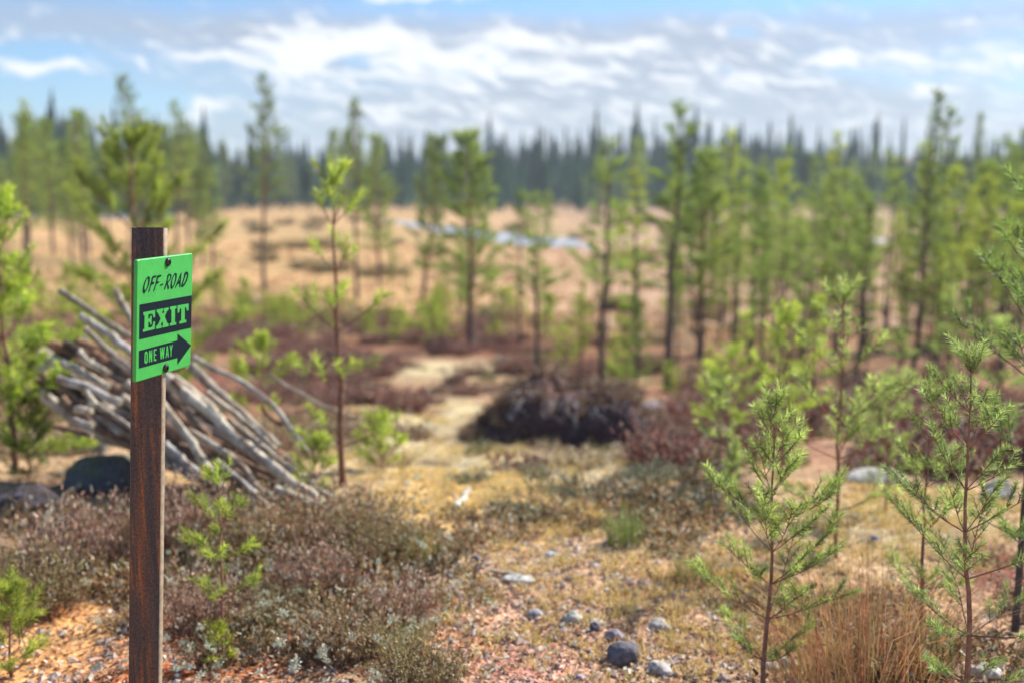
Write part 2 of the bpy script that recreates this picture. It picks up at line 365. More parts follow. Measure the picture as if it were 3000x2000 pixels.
def water_strip(pts_px, w, name, label):
    m = bpy.data.materials.get('bog_water')
    if not m:
        m = bpy.data.materials.new('bog_water'); m.use_nodes = True; b = m.node_tree.nodes['Principled BSDF']
        b.inputs['Base Color'].default_value = (.42, .42, .43, 1); b.inputs['Roughness'].default_value = .3
        n = N(m.node_tree, 'ShaderNodeTexNoise'); n.inputs['Scale'].default_value = .6; tcx = N(m.node_tree, 'ShaderNodeTexCoord'); m.node_tree.links.new(tcx.outputs['Object'], n.inputs['Vector'])
        bp = N(m.node_tree, 'ShaderNodeBump'); bp.inputs['Distance'].default_value = .3; bp.inputs['Strength'].default_value = .5
        m.node_tree.links.new(n.outputs['Fac'], bp.inputs['Height']); m.node_tree.links.new(bp.outputs[0], b.inputs['Normal'])
    c = [ground_at(*p) for p in pts_px]
    xs = np.array([p.x for p in c]); ys = np.array([p.y for p in c])
    t = np.linspace(0, 1, 40); X = np.interp(t, np.linspace(0, 1, len(c)), xs); Y = np.interp(t, np.linspace(0, 1, len(c)), ys)
    W = w * np.sin(np.pi * np.clip(t, .02, .98)) ** .5
    top = Y + W * (.4 + .3 * fbm(t * 9, t * 0, 3)); bot = Y - W * (.4 + .3 * fbm(t * 9, t * 0 + 5, 6))
    g = Geo(); z = -3.8 + .045
    rows = []
    for k in range(7):
        yy = bot + (top - bot) * k / 6
        rows.append(np.stack([X, yy, np.maximum(ground(X, yy), -3.95) * 0 + float(np.max(ground(X, Y))) + .03], -1))
    v = np.concatenate(rows); n = len(t); f = [[k * n + i, k * n + i + 1, (k + 1) * n + i + 1, (k + 1) * n + i] for k in range(6) for i in range(n - 1)]
    g.add(v, f); tag(obj(name, g, m), label, None, None, 'structure')
water_strip([(1120, 643), (1300, 672), (1500, 700), (1700, 716), (1760, 738)], 21, 'water', 'pale bog pool running across the tan mire')
water_strip([(2480, 700), (2750, 722), (2900, 745), (3060, 760)], 18, 'water', 'pale strip of bog water behind the slim pines')
water_strip([(40, 628), (180, 622), (330, 626), (480, 640)], 60, 'water', 'grey strip of bog water before the dark forest')

# ------------------------------------------------------------------ trees
def make_pine(seed, H, crown0=.35, spread=.22, gap=.33, nb=(3, 5), nl=.05, nw=.006, dens=150, col=(.12, .19, .05), tip=(.2, .28, .07), r0=None, bark=(.22, .16, .12),
              top_up=.8, low_up=.15, shape='cone', twig=.30, bare=.0, lean=0.0, shoots=1.0, barktop=None, rag=.6):
    """returns (trunk Geo, crown Geo); spread is the widest branch / H"""
    rng = np.random.default_rng(seed); T = Geo(); C = Geo()
    n = 14; zz = np.linspace(0, 1, n + 1)
    wob = np.stack([np.cumsum(rng.normal(0, .004, n + 1)), np.cumsum(rng.normal(0, .004, n + 1))], 1) * H
    wob[:, 0] += lean * H * zz
    trunk = np.stack([wob[:, 0], wob[:, 1], zz * H], 1); trunk[0, 2] = -.08 * min(H, 1.5)
    r0 = r0 or H * .011
    rad = r0 * (1 - zz * .93) ** .9 + r0 * .02; rad[0] *= 1.25
    bt = np.array(barktop if barktop is not None else bark)
    cols = (np.array(bark)[None] * (1 - zz[:, None]) + bt[None] * zz[:, None])[:, None, :] * np.ones((1, 7, 1))
    tube(T, trunk, rad, 7, cols)
    def tp(h): return np.array([np.interp(h, zz * H, trunk[:, 0]), np.interp(h, zz * H, trunk[:, 1]), h])
    A = []; B = []
    h = crown0 * H
    while h < H * .975:
        t = (h - crown0 * H) / (H * (1 - crown0))
        if shape == 'cone': prof = (1 - t) ** .8 * min(1, .55 + t * 3)
        elif shape == 'round': prof = math.sqrt(max(.02, 1 - (2 * t - .85) ** 2 / 1.4))
        elif shape == 'col': prof = min(1, .5 + t * 2) * (1 - t) ** .5
        else: prof = (1 - t) ** 1.0
        k = rng.integers(nb[0], nb[1] + 1); a0 = rng.random() * 6.28
        for i in range(k):
            if rng.random() < bare: continue
            L = spread * H * (prof * (rag + (1.25 - rag) * rng.random() ** 1.3) + .05)
            a = a0 + i * 6.28 / k + rng.normal(0, .25); e = low_up + (top_up - low_up) * t + rng.normal(0, .12)
            d = np.array([math.cos(a) * math.cos(e), math.sin(a) * math.cos(e), math.sin(e)])
            P = curve_pts(tp(h), d, L, 4, up=.35, jit=.05, rng=rng)
            tube(T, P, np.linspace(max(r0 * .28 * (1 - t * .6), nw * .5), nw * .45, 5), 4, np.array(bt) * .85)
            ns = max(1, int(L / (twig * .42) * shoots)); last = P[-1] - P[-2]; last /= np.linalg.norm(last)
            A.append(P[-2] * .5 + P[-1] * .5); B.append(P[-1] + last * twig * .25)
            for j in range(ns):
                s = .28 + .70 * (j + rng.random()) / ns; q = s * 4; i0 = min(3, int(q)); p = P[i0] + (P[i0 + 1] - P[i0]) * (q - i0)
                dd = P[i0 + 1] - P[i0]; dd /= np.linalg.norm(dd)
                sd_ = np.cross(dd, [0, 0, 1]); sd_ /= (np.linalg.norm(sd_) + 1e-6)
                sg = 1 if rng.random() < .5 else -1
                v = dd * .75 + sd_ * sg * (.45 + .35 * rng.random()) + np.array([0, 0, .25 + .4 * rng.random()]); v /= np.linalg.norm(v)
                l = twig * (.45 + .65 * rng.random()) * (.55 + .45 * (1 - s))
                A.append(p + v * l * .12); B.append(p + v * l)
                if nl < .04 or twig < .2: tube(T, [p, p + v * l * .9], [nw * .7, nw * .4], 3, np.array(bt) * .9)
        h += gap * (.8 + .4 * rng.random()) * (1 - .35 * t)
    # leader with a small crown of candles
    A.append(tp(H * .93)); B.append(tp(H) + np.array([0, 0, twig * .3]))
    for i in range(4):
        a = rng.random() * 6.28; v = np.array([math.cos(a) * .6, math.sin(a) * .6, .8]); A.append(tp(H * .965)); B.append(tp(H * .965) + v * twig * .55)
    brushes(C, A, B, rng, nl, nw, dens, col, tipcol=tip)
    return T, C

def plant_pine(label, loc, T, C, rz=0.0, sc=1.0, lean=None, name='pine_tree', cat='pine', group=None, mats=(None, None)):
    r = empty(name, loc, rz); tag(r, label, cat, group); r.scale = (sc,) * 3
    if lean is not None: r.rotation_euler = (float(lean[0]), float(lean[1]), rz)
    obj('trunk', T, mats[0] or M_BARK, r); obj('crown', C, mats[1] or M_NEEDLE, r); return r
def spot(px, by, ty, Y=None):
    g = ground_at(px, by) if Y is None else None
    if g is None:
        p = at(px, by, Y); g = Vector((p.x, Y, float(ground(p.x, Y))))
    return g, at(px, ty, g.y).z - g.z

BK = (.13, .10, .09); BKR = (.36, .19, .10)
def midpines():
    pal = {'d': ((.18, .25, .085), (.29, .36, .12)), 'm': ((.26, .345, .10), (.42, .49, .17)), 'y': ((.34, .41, .09), (.56, .58, .14))}
    cache = {}
    def proto(kind):
        if kind in cache: return cache[kind]
        k, p = kind[0], kind[1]
        cfg = {'G': dict(H=1.2, crown0=.05, spread=.5, gap=.11, shape='cone', rag=.15, bare=.2, twig=.22, nl=.06, nw=.011, dens=240, r0=.02, nb=(3, 5), shoots=1.2, low_up=.3, top_up=1.1),
               'A': dict(H=8, crown0=.42, spread=.17, gap=.34, shape='cone', twig=.46, nl=.09, nw=.015, dens=210, r0=.085, nb=(3, 4), bare=.15, shoots=2.0, rag=.35),
               'B': dict(H=5, crown0=.24, spread=.20, gap=.25, shape='col', twig=.34, nl=.08, nw=.012, dens=230, r0=.065, nb=(4, 5), bare=.05, shoots=2.3, rag=.35),
               'C': dict(H=3.6, crown0=.36, spread=.17, gap=.24, shape='cone', twig=.26, nl=.065, nw=.009, dens=260, r0=.043, nb=(2, 4), bare=.15, shoots=2.2, rag=.3),
               'D': dict(H=3.6, crown0=.50, spread=.14, gap=.21, shape='col', twig=.26, nl=.065, nw=.009, dens=250, r0=.032, nb=(2, 4), bare=.2, shoots=2.0, rag=.3),
               'E': dict(H=9, crown0=.15, spread=.11, gap=.30, shape='lin', twig=.38, nl=.08, nw=.020, dens=170, r0=.09, shoots=1.3, nb=(4, 5), top_up=.5, low_up=-.2),
               'F': dict(H=4.2, crown0=.16, spread=.24, gap=.27, shape='cone', twig=.28, nl=.075, nw=.014, dens=220, r0=.045, nb=(4, 5), bare=.05, shoots=1.5)}[k]
        c1, c2 = pal[p]
        T, C = make_pine(100 + ord(k) * 7 + int(kind[2]) * 13, col=c1, tip=c2, bark=BK, barktop=BKR if k in 'AB' else (.17, .12, .09), **{k_: v for k_, v in cfg.items() if k_ != 'H'}, H=cfg['H'])
        cache[kind] = (T.mesh('trunk', True), C.mesh('crown'), cfg['H']); return cache[kind]
    L = [ # px, base y, top y, kind, label, (forced distance)
        (775, 855, 217, 'Ad1', 'tall open pine with bare lower trunk on the tan bog, right of the sign', None),
        (1045, 880, 285, 'Ad2', 'tall thin pine rising behind the sapling that stands by the log pile', None),
        (1378, 1032, 385, 'Bm1', 'broad bushy pine with dense crown, widest of the pines before the bog pool', None),
        (1245, 905, 405, 'Bd2', 'dark pine with slanting double trunk just behind the broad bushy pine', None),
        (1580, 1112, 568, 'Cm1', 'short pine with clumped crown behind the left end of the dark root mound', None),
        (1752, 1150, 415, 'Cm2', 'slim leaning pine rising from the middle of the dark root mound', None),
        (1950, 1145, 305, 'Cd3', 'tallest pine behind the root mound, dark trunk and narrow ragged top', None),
        (2045, 1042, 440, 'Bm3', 'leafy pine close to the right of the tallest mound pine', None),
        (2155, 1040, 468, 'Dm1', 'thin pine with high green crown, second to the right of the tallest mound pine', None),
        (2280, 1015, 478, 'Dy2', 'pale green pine crown on a bare stem left of the slender twin poles', None),
        (2340, 1086, 690, 'Dd3', 'low dark stemmed pine among the slender trunks on the pinkish bog', None),
        (1868, 1095, 500, 'Cy1', 'light green pine standing between the leaning pine and the tallest mound pine', None),
        (2680, 1135, 262, 'Ed1', 'very tall thin spruce with bare pointed top above the right forest edge', None),
        (2735, 1065, 322, 'Cd1', 'dark narrow pine next to the very tall thin spruce', None),
        (2435, 905, 395, 'Cy2', 'yellow tipped pine poking above the dark forest, right of centre', None),
        (2840, 880, 330, 'Ed2', 'bluish thin spruce behind the trees on the right', None),
        (1520, 1012, 560, 'Dd1', 'small dark pine just left of the short clumped pine', None),
        (630, 890, 500, 'Cm3', 'small conical pine on the tan bog, left of the tall open pine', None),
        (255, 860, 330, 'Am3', 'brown stemmed pine behind the left part of the log pile', None),
        (90, 760, 292, 'Ay1', 'pale stemmed pine near the left end of the forest', None),
        (405, 830, 222, 'Ad3', 'dark round topped pine above the bright young pine behind the sign post', None),
        (520, 800, 295, 'Am1', 'airy pine with spreading arching top right of the dark round crown', None),
        (1112, 835, 405, 'Bm2', 'full green pine with rounded top on the far bog, left of the slanting pine', None),
        (2880, 1010, 470, 'Bm4', 'bushy green pine close to the right edge of the bog', None),
        (2500, 980, 520, 'Dm2', 'mid green pine with bare lower stem left of the thin spruce', None),
        (2590, 1010, 455, 'Dm3', 'slender pine directly left of the very tall thin spruce', None),
        (2205, 975, 590, 'Cy3', 'small yellow green pine low among the bare stems right of the mound', None),
        (2400, 1000, 560, 'Cd2', 'dusky pine between the yellow tipped pine and the low dark stemmed one', None),
        (1700, 1150, 820, 'Cy1', 'young thin pine left of the slim leaning pine at the mound', None),
        (1860, 1180, 870, 'Fd1', 'dark little pine growing at the back of the root mound', None),
        (2240, 690, 505, 'Bm1', 'small rounded pine on the far bog right of centre', None),
        (1600, 720, 560, 'Bm3', 'small bright pine on the far bog beyond the pool', None),
        (2030, 760, 520, 'Bd1', 'dark full pine on the far bog behind the tallest mound pine', None)]
    seedi = 0
    for (px, by, ty, kind, lab, Y) in L:
        T, C, H0 = proto(kind); g, h = spot(px, by, ty, Y); seedi += 1
        r = plant_pine(lab, g, T, C, seedi * 2.4, h / H0, name='spruce_tree' if kind[0] == 'E' else 'pine_tree', cat='spruce' if kind[0] == 'E' else 'pine')
        if h / H0 and 1300 < px < 2060: r.scale = (h / H0 * 1.22, h / H0 * 1.22, h / H0)
        if px == 1752: r.rotation_euler = (0, math.radians(3), 0)
        if px == 1950: r.rotation_euler = (0, math.radians(2.2), 1)
        if px == 1245: r.rotation_euler = (0, math.radians(5), 0)
        if px == 2680: r.rotation_euler = (0, math.radians(2), 0)
    # slender young stand on the right bog and loose edge trees, nothing tells them apart
    rng = np.random.default_rng(4)
    kinds = ['Dm1', 'Dm2', 'Dd1', 'Cm1', 'Cd2', 'Dy2', 'Cy3', 'Dd3', 'Dm3', 'Dm4', 'Cm5', 'Dy6', 'Cm7', 'Dm8']
    for i in range(118):
        px = 1960 + rng.random() * 1080; by = 870 + 290 * rng.random() ** 1.2; g = ground_at(px, by)
        T, C, H0 = proto(kinds[rng.integers(len(kinds))]); h = max(1.5, at(px, 385 + 330 * rng.random() + max(0, by - 1000) * .9, g.y).z - g.z)
        hh = 'tall' if h > 4.2 else ('short' if h < 2.9 else 'medium'); kc = 'yellow green'
        plant_pine('%s slender pine with bare lower stem in the crowded stand on the right bog' % hh, g, T, C, rng.random() * 6, h / H0, lean=rng.normal(0, .035, 2), group='slender pines crowded on the right of the bog')
    for i in range(26):
        px = 1130 + rng.random() * 860; by = 850 + 190 * rng.random(); g = ground_at(px, by); h = 1.2 + 2.2 * rng.random(); T, C, H0 = proto(kinds[rng.integers(len(kinds))])
        plant_pine('small thin pine scattered on the near bog between the named pines', g, T, C, rng.random() * 6, h / H0, lean=rng.normal(0, .035, 2), group='small thin pines on the near bog')
    for i in range(26):
        px = -60 + rng.random() * 760; by = 690 + 90 * rng.random(); g = ground_at(px, by); h = 6.5 + 5 * rng.random()
        T, C, H0 = proto(['Am1', 'Bm2', 'Ad3', 'Bd1', 'Bm4', 'Am3'][rng.integers(6)])
        plant_pine('olive green pine among many at the left edge of the bog', g, T, C, rng.random() * 6, h / H0, group='pines along the left bog edge')
    for i in range(30):
        px = 650 + rng.random() * 2400; by = 612 + 42 * rng.random(); g = ground_at(px, by); h = 7 + 8 * rng.random()
        if 1100 < px < 1900 and rng.random() < .45: continue
        T, C, H0 = proto(['Bm2', 'Bd1', 'Bm4', 'Bm3', 'Bd2'][rng.integers(5)])
        plant_pine('lone green pine on the far side of the bog, before the dark forest', g, T, C, rng.random() * 6, h / H0, group='pines scattered over the far bog')
    # yellow green bushes in front of the bog
    bl = ['yellow green pine bush left of the tall open pine trunk', 'low bright bush right of the sign behind the log pile', 'bright green bush below the tall open pine', 'yellow green bush behind the sapling',
          'low yellow bush right of the sapling', 'pale green bush left of the broad pine trunk', 'small bright bush beside the broad pine trunk', 'light bush right of the broad bushy pine',
          'low green bush before the short clumped pine', 'yellow green bush between the mound pines', 'small bush at the foot of the tallest mound pine', 'low bush right of the tallest mound pine',
          'bushy young pine left of the log pile top', 'bright bush above the upper end of the log pile', 'yellow bush by the left edge above the log pile', 'small green bush under the small conical pine']
    bs = [(560, 930, 800), (720, 945, 830), (830, 960, 850), (900, 985, 870), (1080, 990, 900), (1160, 1005, 880), (1270, 1010, 900), (1450, 1010, 930), (1650, 1090, 980), (1800, 1110, 990), (1960, 1150, 1040), (2080, 1130, 1030),
          (240, 900, 780), (420, 890, 790), (60, 920, 780), (640, 905, 790)]
    for i, ((px, by, ty), lab) in enumerate(zip(bs, bl)):
        T, C, H0 = proto('Gy%d' % (1 + i % 3)); g, h = spot(px, by, ty)
        r = plant_pine(lab, g, T, C, i * 1.7, h / H0, name='young_pine', cat='young pine', group='yellow green bushes before the bog'); r.scale = (h / H0 * (1.0 + .9 * (i * .37 % 1)), h / H0 * 1.3, h / H0 * (.75 + .5 * (i * .61 % 1)))
    for i in range(30):
        px = 540 + 820 * rng.random() if i < 22 else 1400 + 900 * rng.random(); by = 915 + 80 * rng.random(); g = ground_at(px, by); h = .45 + .75 * rng.random(); T, C, H0 = proto('Gy%d' % (1 + i % 5))
        r = plant_pine('loose yellow green pine bush in the low thicket before the bog', g, T, C, i, h / H0, name='young_pine', cat='young pine', group='low bushes of the thicket before the bog'); r.scale = (h / H0 * (1 + rng.random()), h / H0 * 1.4, h / H0)
midpines()

def far_forest():
    rng = np.random.default_rng(11)
    def conif(H, R, n, pine=False):
        g = Geo(); t = rng.random(n) ** .8
        if pine: t = .35 + .65 * t; prof = np.sqrt(np.clip(1 - ((t - .68) / .36) ** 2, .03, 1))
        else: t = .06 + .94 * t; prof = (1 - t) ** .85 + .03
        a = rng.random(n) * 6.28; rr = R * prof * rng.random(n) ** .45
        c = np.stack([np.cos(a) * rr, np.sin(a) * rr, t * H], 1)
        s = (R * .42 * (prof * .7 + .25))[:, None]
        d1 = np.stack([np.cos(a), np.sin(a), -.35 + rng.normal(0, .3, n)], 1); d2 = np.stack([-np.sin(a), np.cos(a), rng.normal(0, .3, n)], 1)
        v = np.stack([c + d1 * s, c - d1 * s * .4 + d2 * s * .55 + np.array([0, 0, .1]), c - d1 * s * .5 - d2 * s * .55], 1).reshape(-1, 3)
        col = np.array((.07, .15, .095) if not pine else (.13, .19, .09)) * (1 + .35 * rng.normal(0, 1, n).clip(-1.6, 1.8))[:, None]
        g.add(v, np.arange(3 * n).reshape(-1, 3), np.repeat(col, 3, 0))
        tube(g, [(0, 0, -.5), (0, 0, H * .5), (0, 0, H * .98)], [H * .014, H * .008, .02], 5, (.12, .10, .09))
        return g
    protos = [conif(1, .10, 360), conif(1, .085, 330), conif(1, .12, 380), conif(1, .07, 280), conif(1, .15, 420, True), conif(1, .18, 420, True), conif(1, .07, 220)]
    def where(px, Y): 
        x = (px - 1500) / F * Y; return x, Y
    # dense wood: far rows
    mass = Geo()
    for i in range(2600):
        px = -500 + 4000 * rng.random(); lf = np.clip((900 - px) / 500, 0, 1)
        Y = 310 - 95 * lf + 190 * rng.random() ** 1.1; x, Y = where(px, Y)
        top = 14.5 + 2.2 * np.sin(px * .004) + 2 * (vnoise(px * .013, 0, 5) - .5) * 2
        h = (top + 3.2 * rng.normal()) * (1.22 if rng.random() < .10 else 1); h = float(np.clip(h, 8, 27)) * (1 - .12 * lf)
        mass.merge(protos[[0, 1, 3, 6, 3, 0, 1][rng.integers(0, 7)]], (x, Y, -3.9 + (Y - 300) * .012), h, rng.random() * 6.28, tint=(1, 1, 1))
    tag(obj('forest', mass, M_FARN), 'dark dense conifer forest closing the far side of the bog', 'forest', None, 'stuff')
    me = [p.mesh('far_tree') for p in protos]
    # silhouettes that stand out above the mass
    names = {}
    sil = [(1530, 395), (1575, 375), (1605, 385), (1655, 380), (1475, 400), (1725, 400), (1820, 410), (2050, 408), (2145, 390), (2270, 395), (2330, 380), (2385, 378), (2480, 395), (2520, 410), (2555, 345), (2630, 358), (2700, 380), (2900, 435),
           (2950, 430), (140, 362), (175, 372), (1200, 405), (1250, 400), (1310, 395), (1390, 392), (2590, 400)]
    for i, (px, ty) in enumerate(sil):
        Y = 255 + 40 * rng.random(); x, Y = where(px, Y); top = at(px, ty, Y).z; h = top + 3.85
        o = obj('spruce_tree', me[[0, 3, 6, 3][i % 4]], M_FARN, loc=(x, Y, -3.85)); o.scale = (h * (.65 + .3 * rng.random()),) * 2 + (h,); o.rotation_euler = (0, 0, rng.random() * 6)
        tag(o, 'far spruce whose thin pointed top stands out above the dark forest', 'spruce', 'far spruces standing out above the forest')
    for i in range(60):
        px = -80 + 3160 * rng.random(); lf = np.clip((900 - px) / 500, 0, 1); Y = 235 + 45 * rng.random() - 60 * lf; x, Y = where(px, Y)
        h = 7 + 6 * rng.random()
        o = obj('spruce_tree', me[[4, 5, 0, 2][i % 4]], M_FARN, loc=(x, Y, -3.85)); o.scale = (h,) * 3; o.rotation_euler = (0, 0, rng.random() * 6)
        tag(o, 'low dark conifer in the front row of the far forest edge', 'conifer', 'low conifers along the far forest edge')
far_forest()

# young pines and saplings near the camera
def saplings():
    G1 = (.29, .38, .13); G2 = (.52, .59, .25)
    Y1 = (.31, .40, .08); Y2 = (.56, .62, .14)
    S = [ # px, base, top, params, label
        (2243, 1985, 1150, dict(seed=1, crown0=.16, spread=0.334, gap=.105, nl=.024, nw=.0021, dens=952, twig=0.106, low_up=.35, top_up=.95, lean=.0, col=G1, tip=G2), 'slim young pine left of the dry grass tuft, bright green shoots on a reddish stem'),
        (2822, 2040, 1045, dict(seed=2, crown0=.20, spread=0.377, gap=.13, nl=.021, nw=.0019, dens=1054, twig=0.106, low_up=.15, top_up=.9, col=(.24, .33, .13), tip=(.44, .52, .24), nb=(4, 5)), 'sharp young pine with needle covered arms, nearest the right edge of the path'),
        (2690, 1990, 1150, dict(seed=3, crown0=.25, spread=0.319, gap=.15, nl=.024, nw=.0021, dens=816, twig=0.125, low_up=.3, top_up=.9, col=G1, tip=G2), 'thin crooked young pine just left of the sharp one'),
        (2452, 1640, 850, dict(seed=4, crown0=.18, spread=0.348, gap=.17, nl=.034, nw=.003, dens=561, twig=0.175, low_up=.3, top_up=.9, col=G1, tip=G2), 'blurred young pine with a reddish stem, between the two right hand saplings'),
        (2978, 1850, 560, dict(seed=5, crown0=.22, spread=0.290, gap=.23, nl=.034, nw=.003, dens=561, twig=0.200, low_up=.1, top_up=.9, col=(.17, .27, .09), tip=(.30, .40, .14), bark=(.10, .08, .08)), 'taller dark stemmed young pine at the right edge of the photo'),
        (2130, 1340, 1040, dict(seed=6, crown0=.30, spread=0.435, gap=.12, nl=.04, nw=.004, dens=442, twig=0.200, low_up=.3, top_up=.9, col=Y1, tip=Y2), 'small light green pine right of the root mound'),
        (1008, 1425, 512, dict(seed=7, crown0=.13, spread=.23, gap=.27, nl=.055, nw=.0055, dens=420, twig=.24, low_up=.25, top_up=.75, nb=(3, 4), col=Y1, tip=Y2, bark=(.26, .13, .09), shoots=.7, rag=.5), 'tall blurred sapling with bare stem at the right end of the log pile'),
        (400, 1130, 395, dict(seed=8, crown0=.12, shoots=1.6, spread=0.48, gap=.24, nl=.06, nw=.006, dens=520, twig=.26, low_up=.3, top_up=.9, nb=(4, 5), col=(.26, .33, .08), tip=(.44, .48, .13)), 'big bright young pine behind the sign post'),
        (48, 1380, 590, dict(seed=9, crown0=.06, spread=0.377, gap=.17, nl=.050, nw=.006, dens=620, twig=.26, low_up=.2, top_up=.9, nb=(4, 5), col=Y1, tip=Y2), 'leafy young pine at the left edge beside the log pile'),
        (35, 1985, 1735, dict(seed=10, crown0=.05, spread=.62, gap=.04, nl=.028, nw=.002, dens=1020, twig=0.100, low_up=.5, top_up=1.1, col=(.30, .38, .07), tip=(.5, .52, .13)), 'bright little pine seedling in the bottom left corner'),
        (655, 1925, 1390, dict(seed=11, crown0=.32, spread=0.348, gap=.12, nl=.028, nw=.0023, dens=816, twig=0.112, low_up=.1, top_up=.9, col=Y1, tip=(.48, .52, .12)), 'thin seedling with bright tufts right of the sign post'),
        (640, 1950, 1850, dict(seed=12, crown0=.1, spread=0.700, gap=.03, nl=.026, nw=.0022, dens=850, twig=0.062, low_up=.4, top_up=1.0, col=(.36, .42, .06), tip=(.55, .55, .12)), 'tiny yellow green seedling low beside the sign post'),
        (1120, 1385, 1235, dict(seed=13, crown0=.1, spread=0.800, gap=.06, nl=.04, nw=.004, dens=510, twig=0.138, low_up=.3, top_up=1.0, col=Y1, tip=Y2), 'low bright seedling right of the tall blurred sapling'),
        (775, 1330, 1010, dict(seed=14, crown0=.35, spread=0.420, gap=.12, nl=.045, nw=.0045, dens=510, twig=0.213, low_up=.35, top_up=.9, nb=(3, 3), col=Y1, tip=Y2), 'spreading seedling behind the lower logs of the pile'),
        (920, 1480, 1300, dict(seed=15, crown0=.2, spread=0.507, gap=.08, nl=.035, nw=.0035, dens=510, twig=0.125, low_up=.3, top_up=.9, col=Y1, tip=Y2), 'small green tuft of pine at the foot of the logs'),
        (2140, 1500, 1320, dict(seed=16, crown0=.15, spread=0.203, gap=.07, nl=.03, nw=.003, dens=510, twig=0.112, low_up=.8, top_up=1.2, col=G1, tip=G2), 'upright little pine shoot left of the slim young pine'),
        (2590, 1500, 1130, dict(seed=17, crown0=.3, spread=0.319, gap=.10, nl=.035, nw=.0032, dens=510, twig=0.138, low_up=.3, top_up=.9, col=G1, tip=G2), 'blurred sapling behind the thin crooked young pine'),
        (2290, 1400, 930, dict(seed=18, crown0=.35, spread=0.319, gap=.16, nl=.045, nw=.0042, dens=442, twig=0.200, low_up=.3, top_up=.9, col=Y1, tip=Y2), 'light green sapling behind the slim young pine'),
        (2100, 1480, 1130, dict(seed=19, crown0=.55, spread=0.203, gap=.12, nl=.04, nw=.004, dens=340, twig=0.150, low_up=.4, top_up=.9, col=G1, tip=G2, bark=(.3, .22, .16)), 'nearly bare grey sapling left of the slim young pine'),
        (150, 1290, 1060, dict(seed=20, crown0=.05, spread=0.400, gap=.08, nl=.04, nw=.004, dens=510, twig=0.175, low_up=.2, top_up=.9, col=(.18, .25, .06), tip=(.3, .36, .08)), 'dark green seedling before the left end of the log pile'),
         (128, 1200, 830, dict(seed=21, crown0=.08, spread=.34, gap=.2, nl=.05, nw=.006, dens=380, twig=.22, low_up=.3, top_up=.9, col=Y1, tip=Y2), 'bright young pine behind the left end of the log pile'),
         (215, 1080, 780, dict(seed=22, crown0=.08, spread=.36, gap=.28, nl=.06, nw=.010, dens=300, twig=.3, low_up=.3, top_up=.9, col=Y1, tip=Y2), 'green young pine above the upper tips of the logs'),
         (8, 1130, 720, dict(seed=23, crown0=.06, spread=.34, gap=.3, nl=.06, nw=.010, dens=300, twig=.3, low_up=.3, top_up=.9, col=Y1, tip=Y2), 'yellow green pine cut by the left edge of the photo'),
         (85, 1400, 1180, dict(seed=24, crown0=.04, spread=.5, gap=.07, nl=.04, nw=.004, dens=420, twig=.14, low_up=.2, top_up=.9, col=(.16, .22, .06), tip=(.34, .38, .10)), 'low dense seedling beside the purple boulder'),
         (2385, 1260, 890, dict(seed=25, crown0=.2, spread=.26, gap=.2, nl=.05, nw=.006, dens=330, twig=.2, low_up=.3, top_up=.9, col=Y1, tip=Y2), 'pale green sapling left of the reddish stemmed one'),
         (2625, 1290, 985, dict(seed=26, crown0=.25, spread=.26, gap=.17, nl=.045, nw=.005, dens=330, twig=.18, low_up=.3, top_up=.9, col=G1, tip=G2), 'pale sapling behind the thin crooked pine, before the burgundy heather'),
         (2765, 1200, 850, dict(seed=27, crown0=.25, spread=.24, gap=.24, nl=.05, nw=.007, dens=300, twig=.22, low_up=.3, top_up=.9, col=G1, tip=G2), 'light pine rising behind the sharp young pine'),
         (2175, 1230, 930, dict(seed=28, crown0=.2, spread=.26, gap=.2, nl=.05, nw=.006, dens=300, twig=.2, low_up=.3, top_up=.9, col=Y1, tip=Y2), 'lime green sapling right of the root mound behind the small pine'),
         (2920, 1320, 960, dict(seed=29, crown0=.2, spread=.26, gap=.2, nl=.05, nw=.006, dens=300, twig=.2, low_up=.3, top_up=.9, col=G1, tip=G2), 'young pine near the right edge before the bog'),
         (1830, 1130, 900, dict(seed=30, crown0=.1, spread=.3, gap=.26, nl=.06, nw=.010, dens=280, twig=.26, low_up=.3, top_up=.9, col=Y1, tip=Y2), 'yellow green little pine behind the top of the root mound')]
    fY = {400: 8.5, 2243: 2.95, 2822: 2.72, 2690: 3.2}
    for i, (px, by, ty, kw, lab) in enumerate(S):
        g, h = spot(px, by, ty, fY.get(px))
        kw = dict(kw); kw.setdefault('shoots', 1.75); kw.setdefault('rag', .45); bk = kw.pop('bark', (.30, .15, .11)); seed = kw.pop('seed')
        T, C = make_pine(seed + 900, h, bark=bk, r0=max(.0055, h * .0085) if by > 1450 else h * .012, **kw)
        plant_pine(lab, g, T, C, 0, 1, name='young_pine' if h > .5 else 'pine_seedling', cat='young pine' if h > .5 else 'seedling')
saplings()

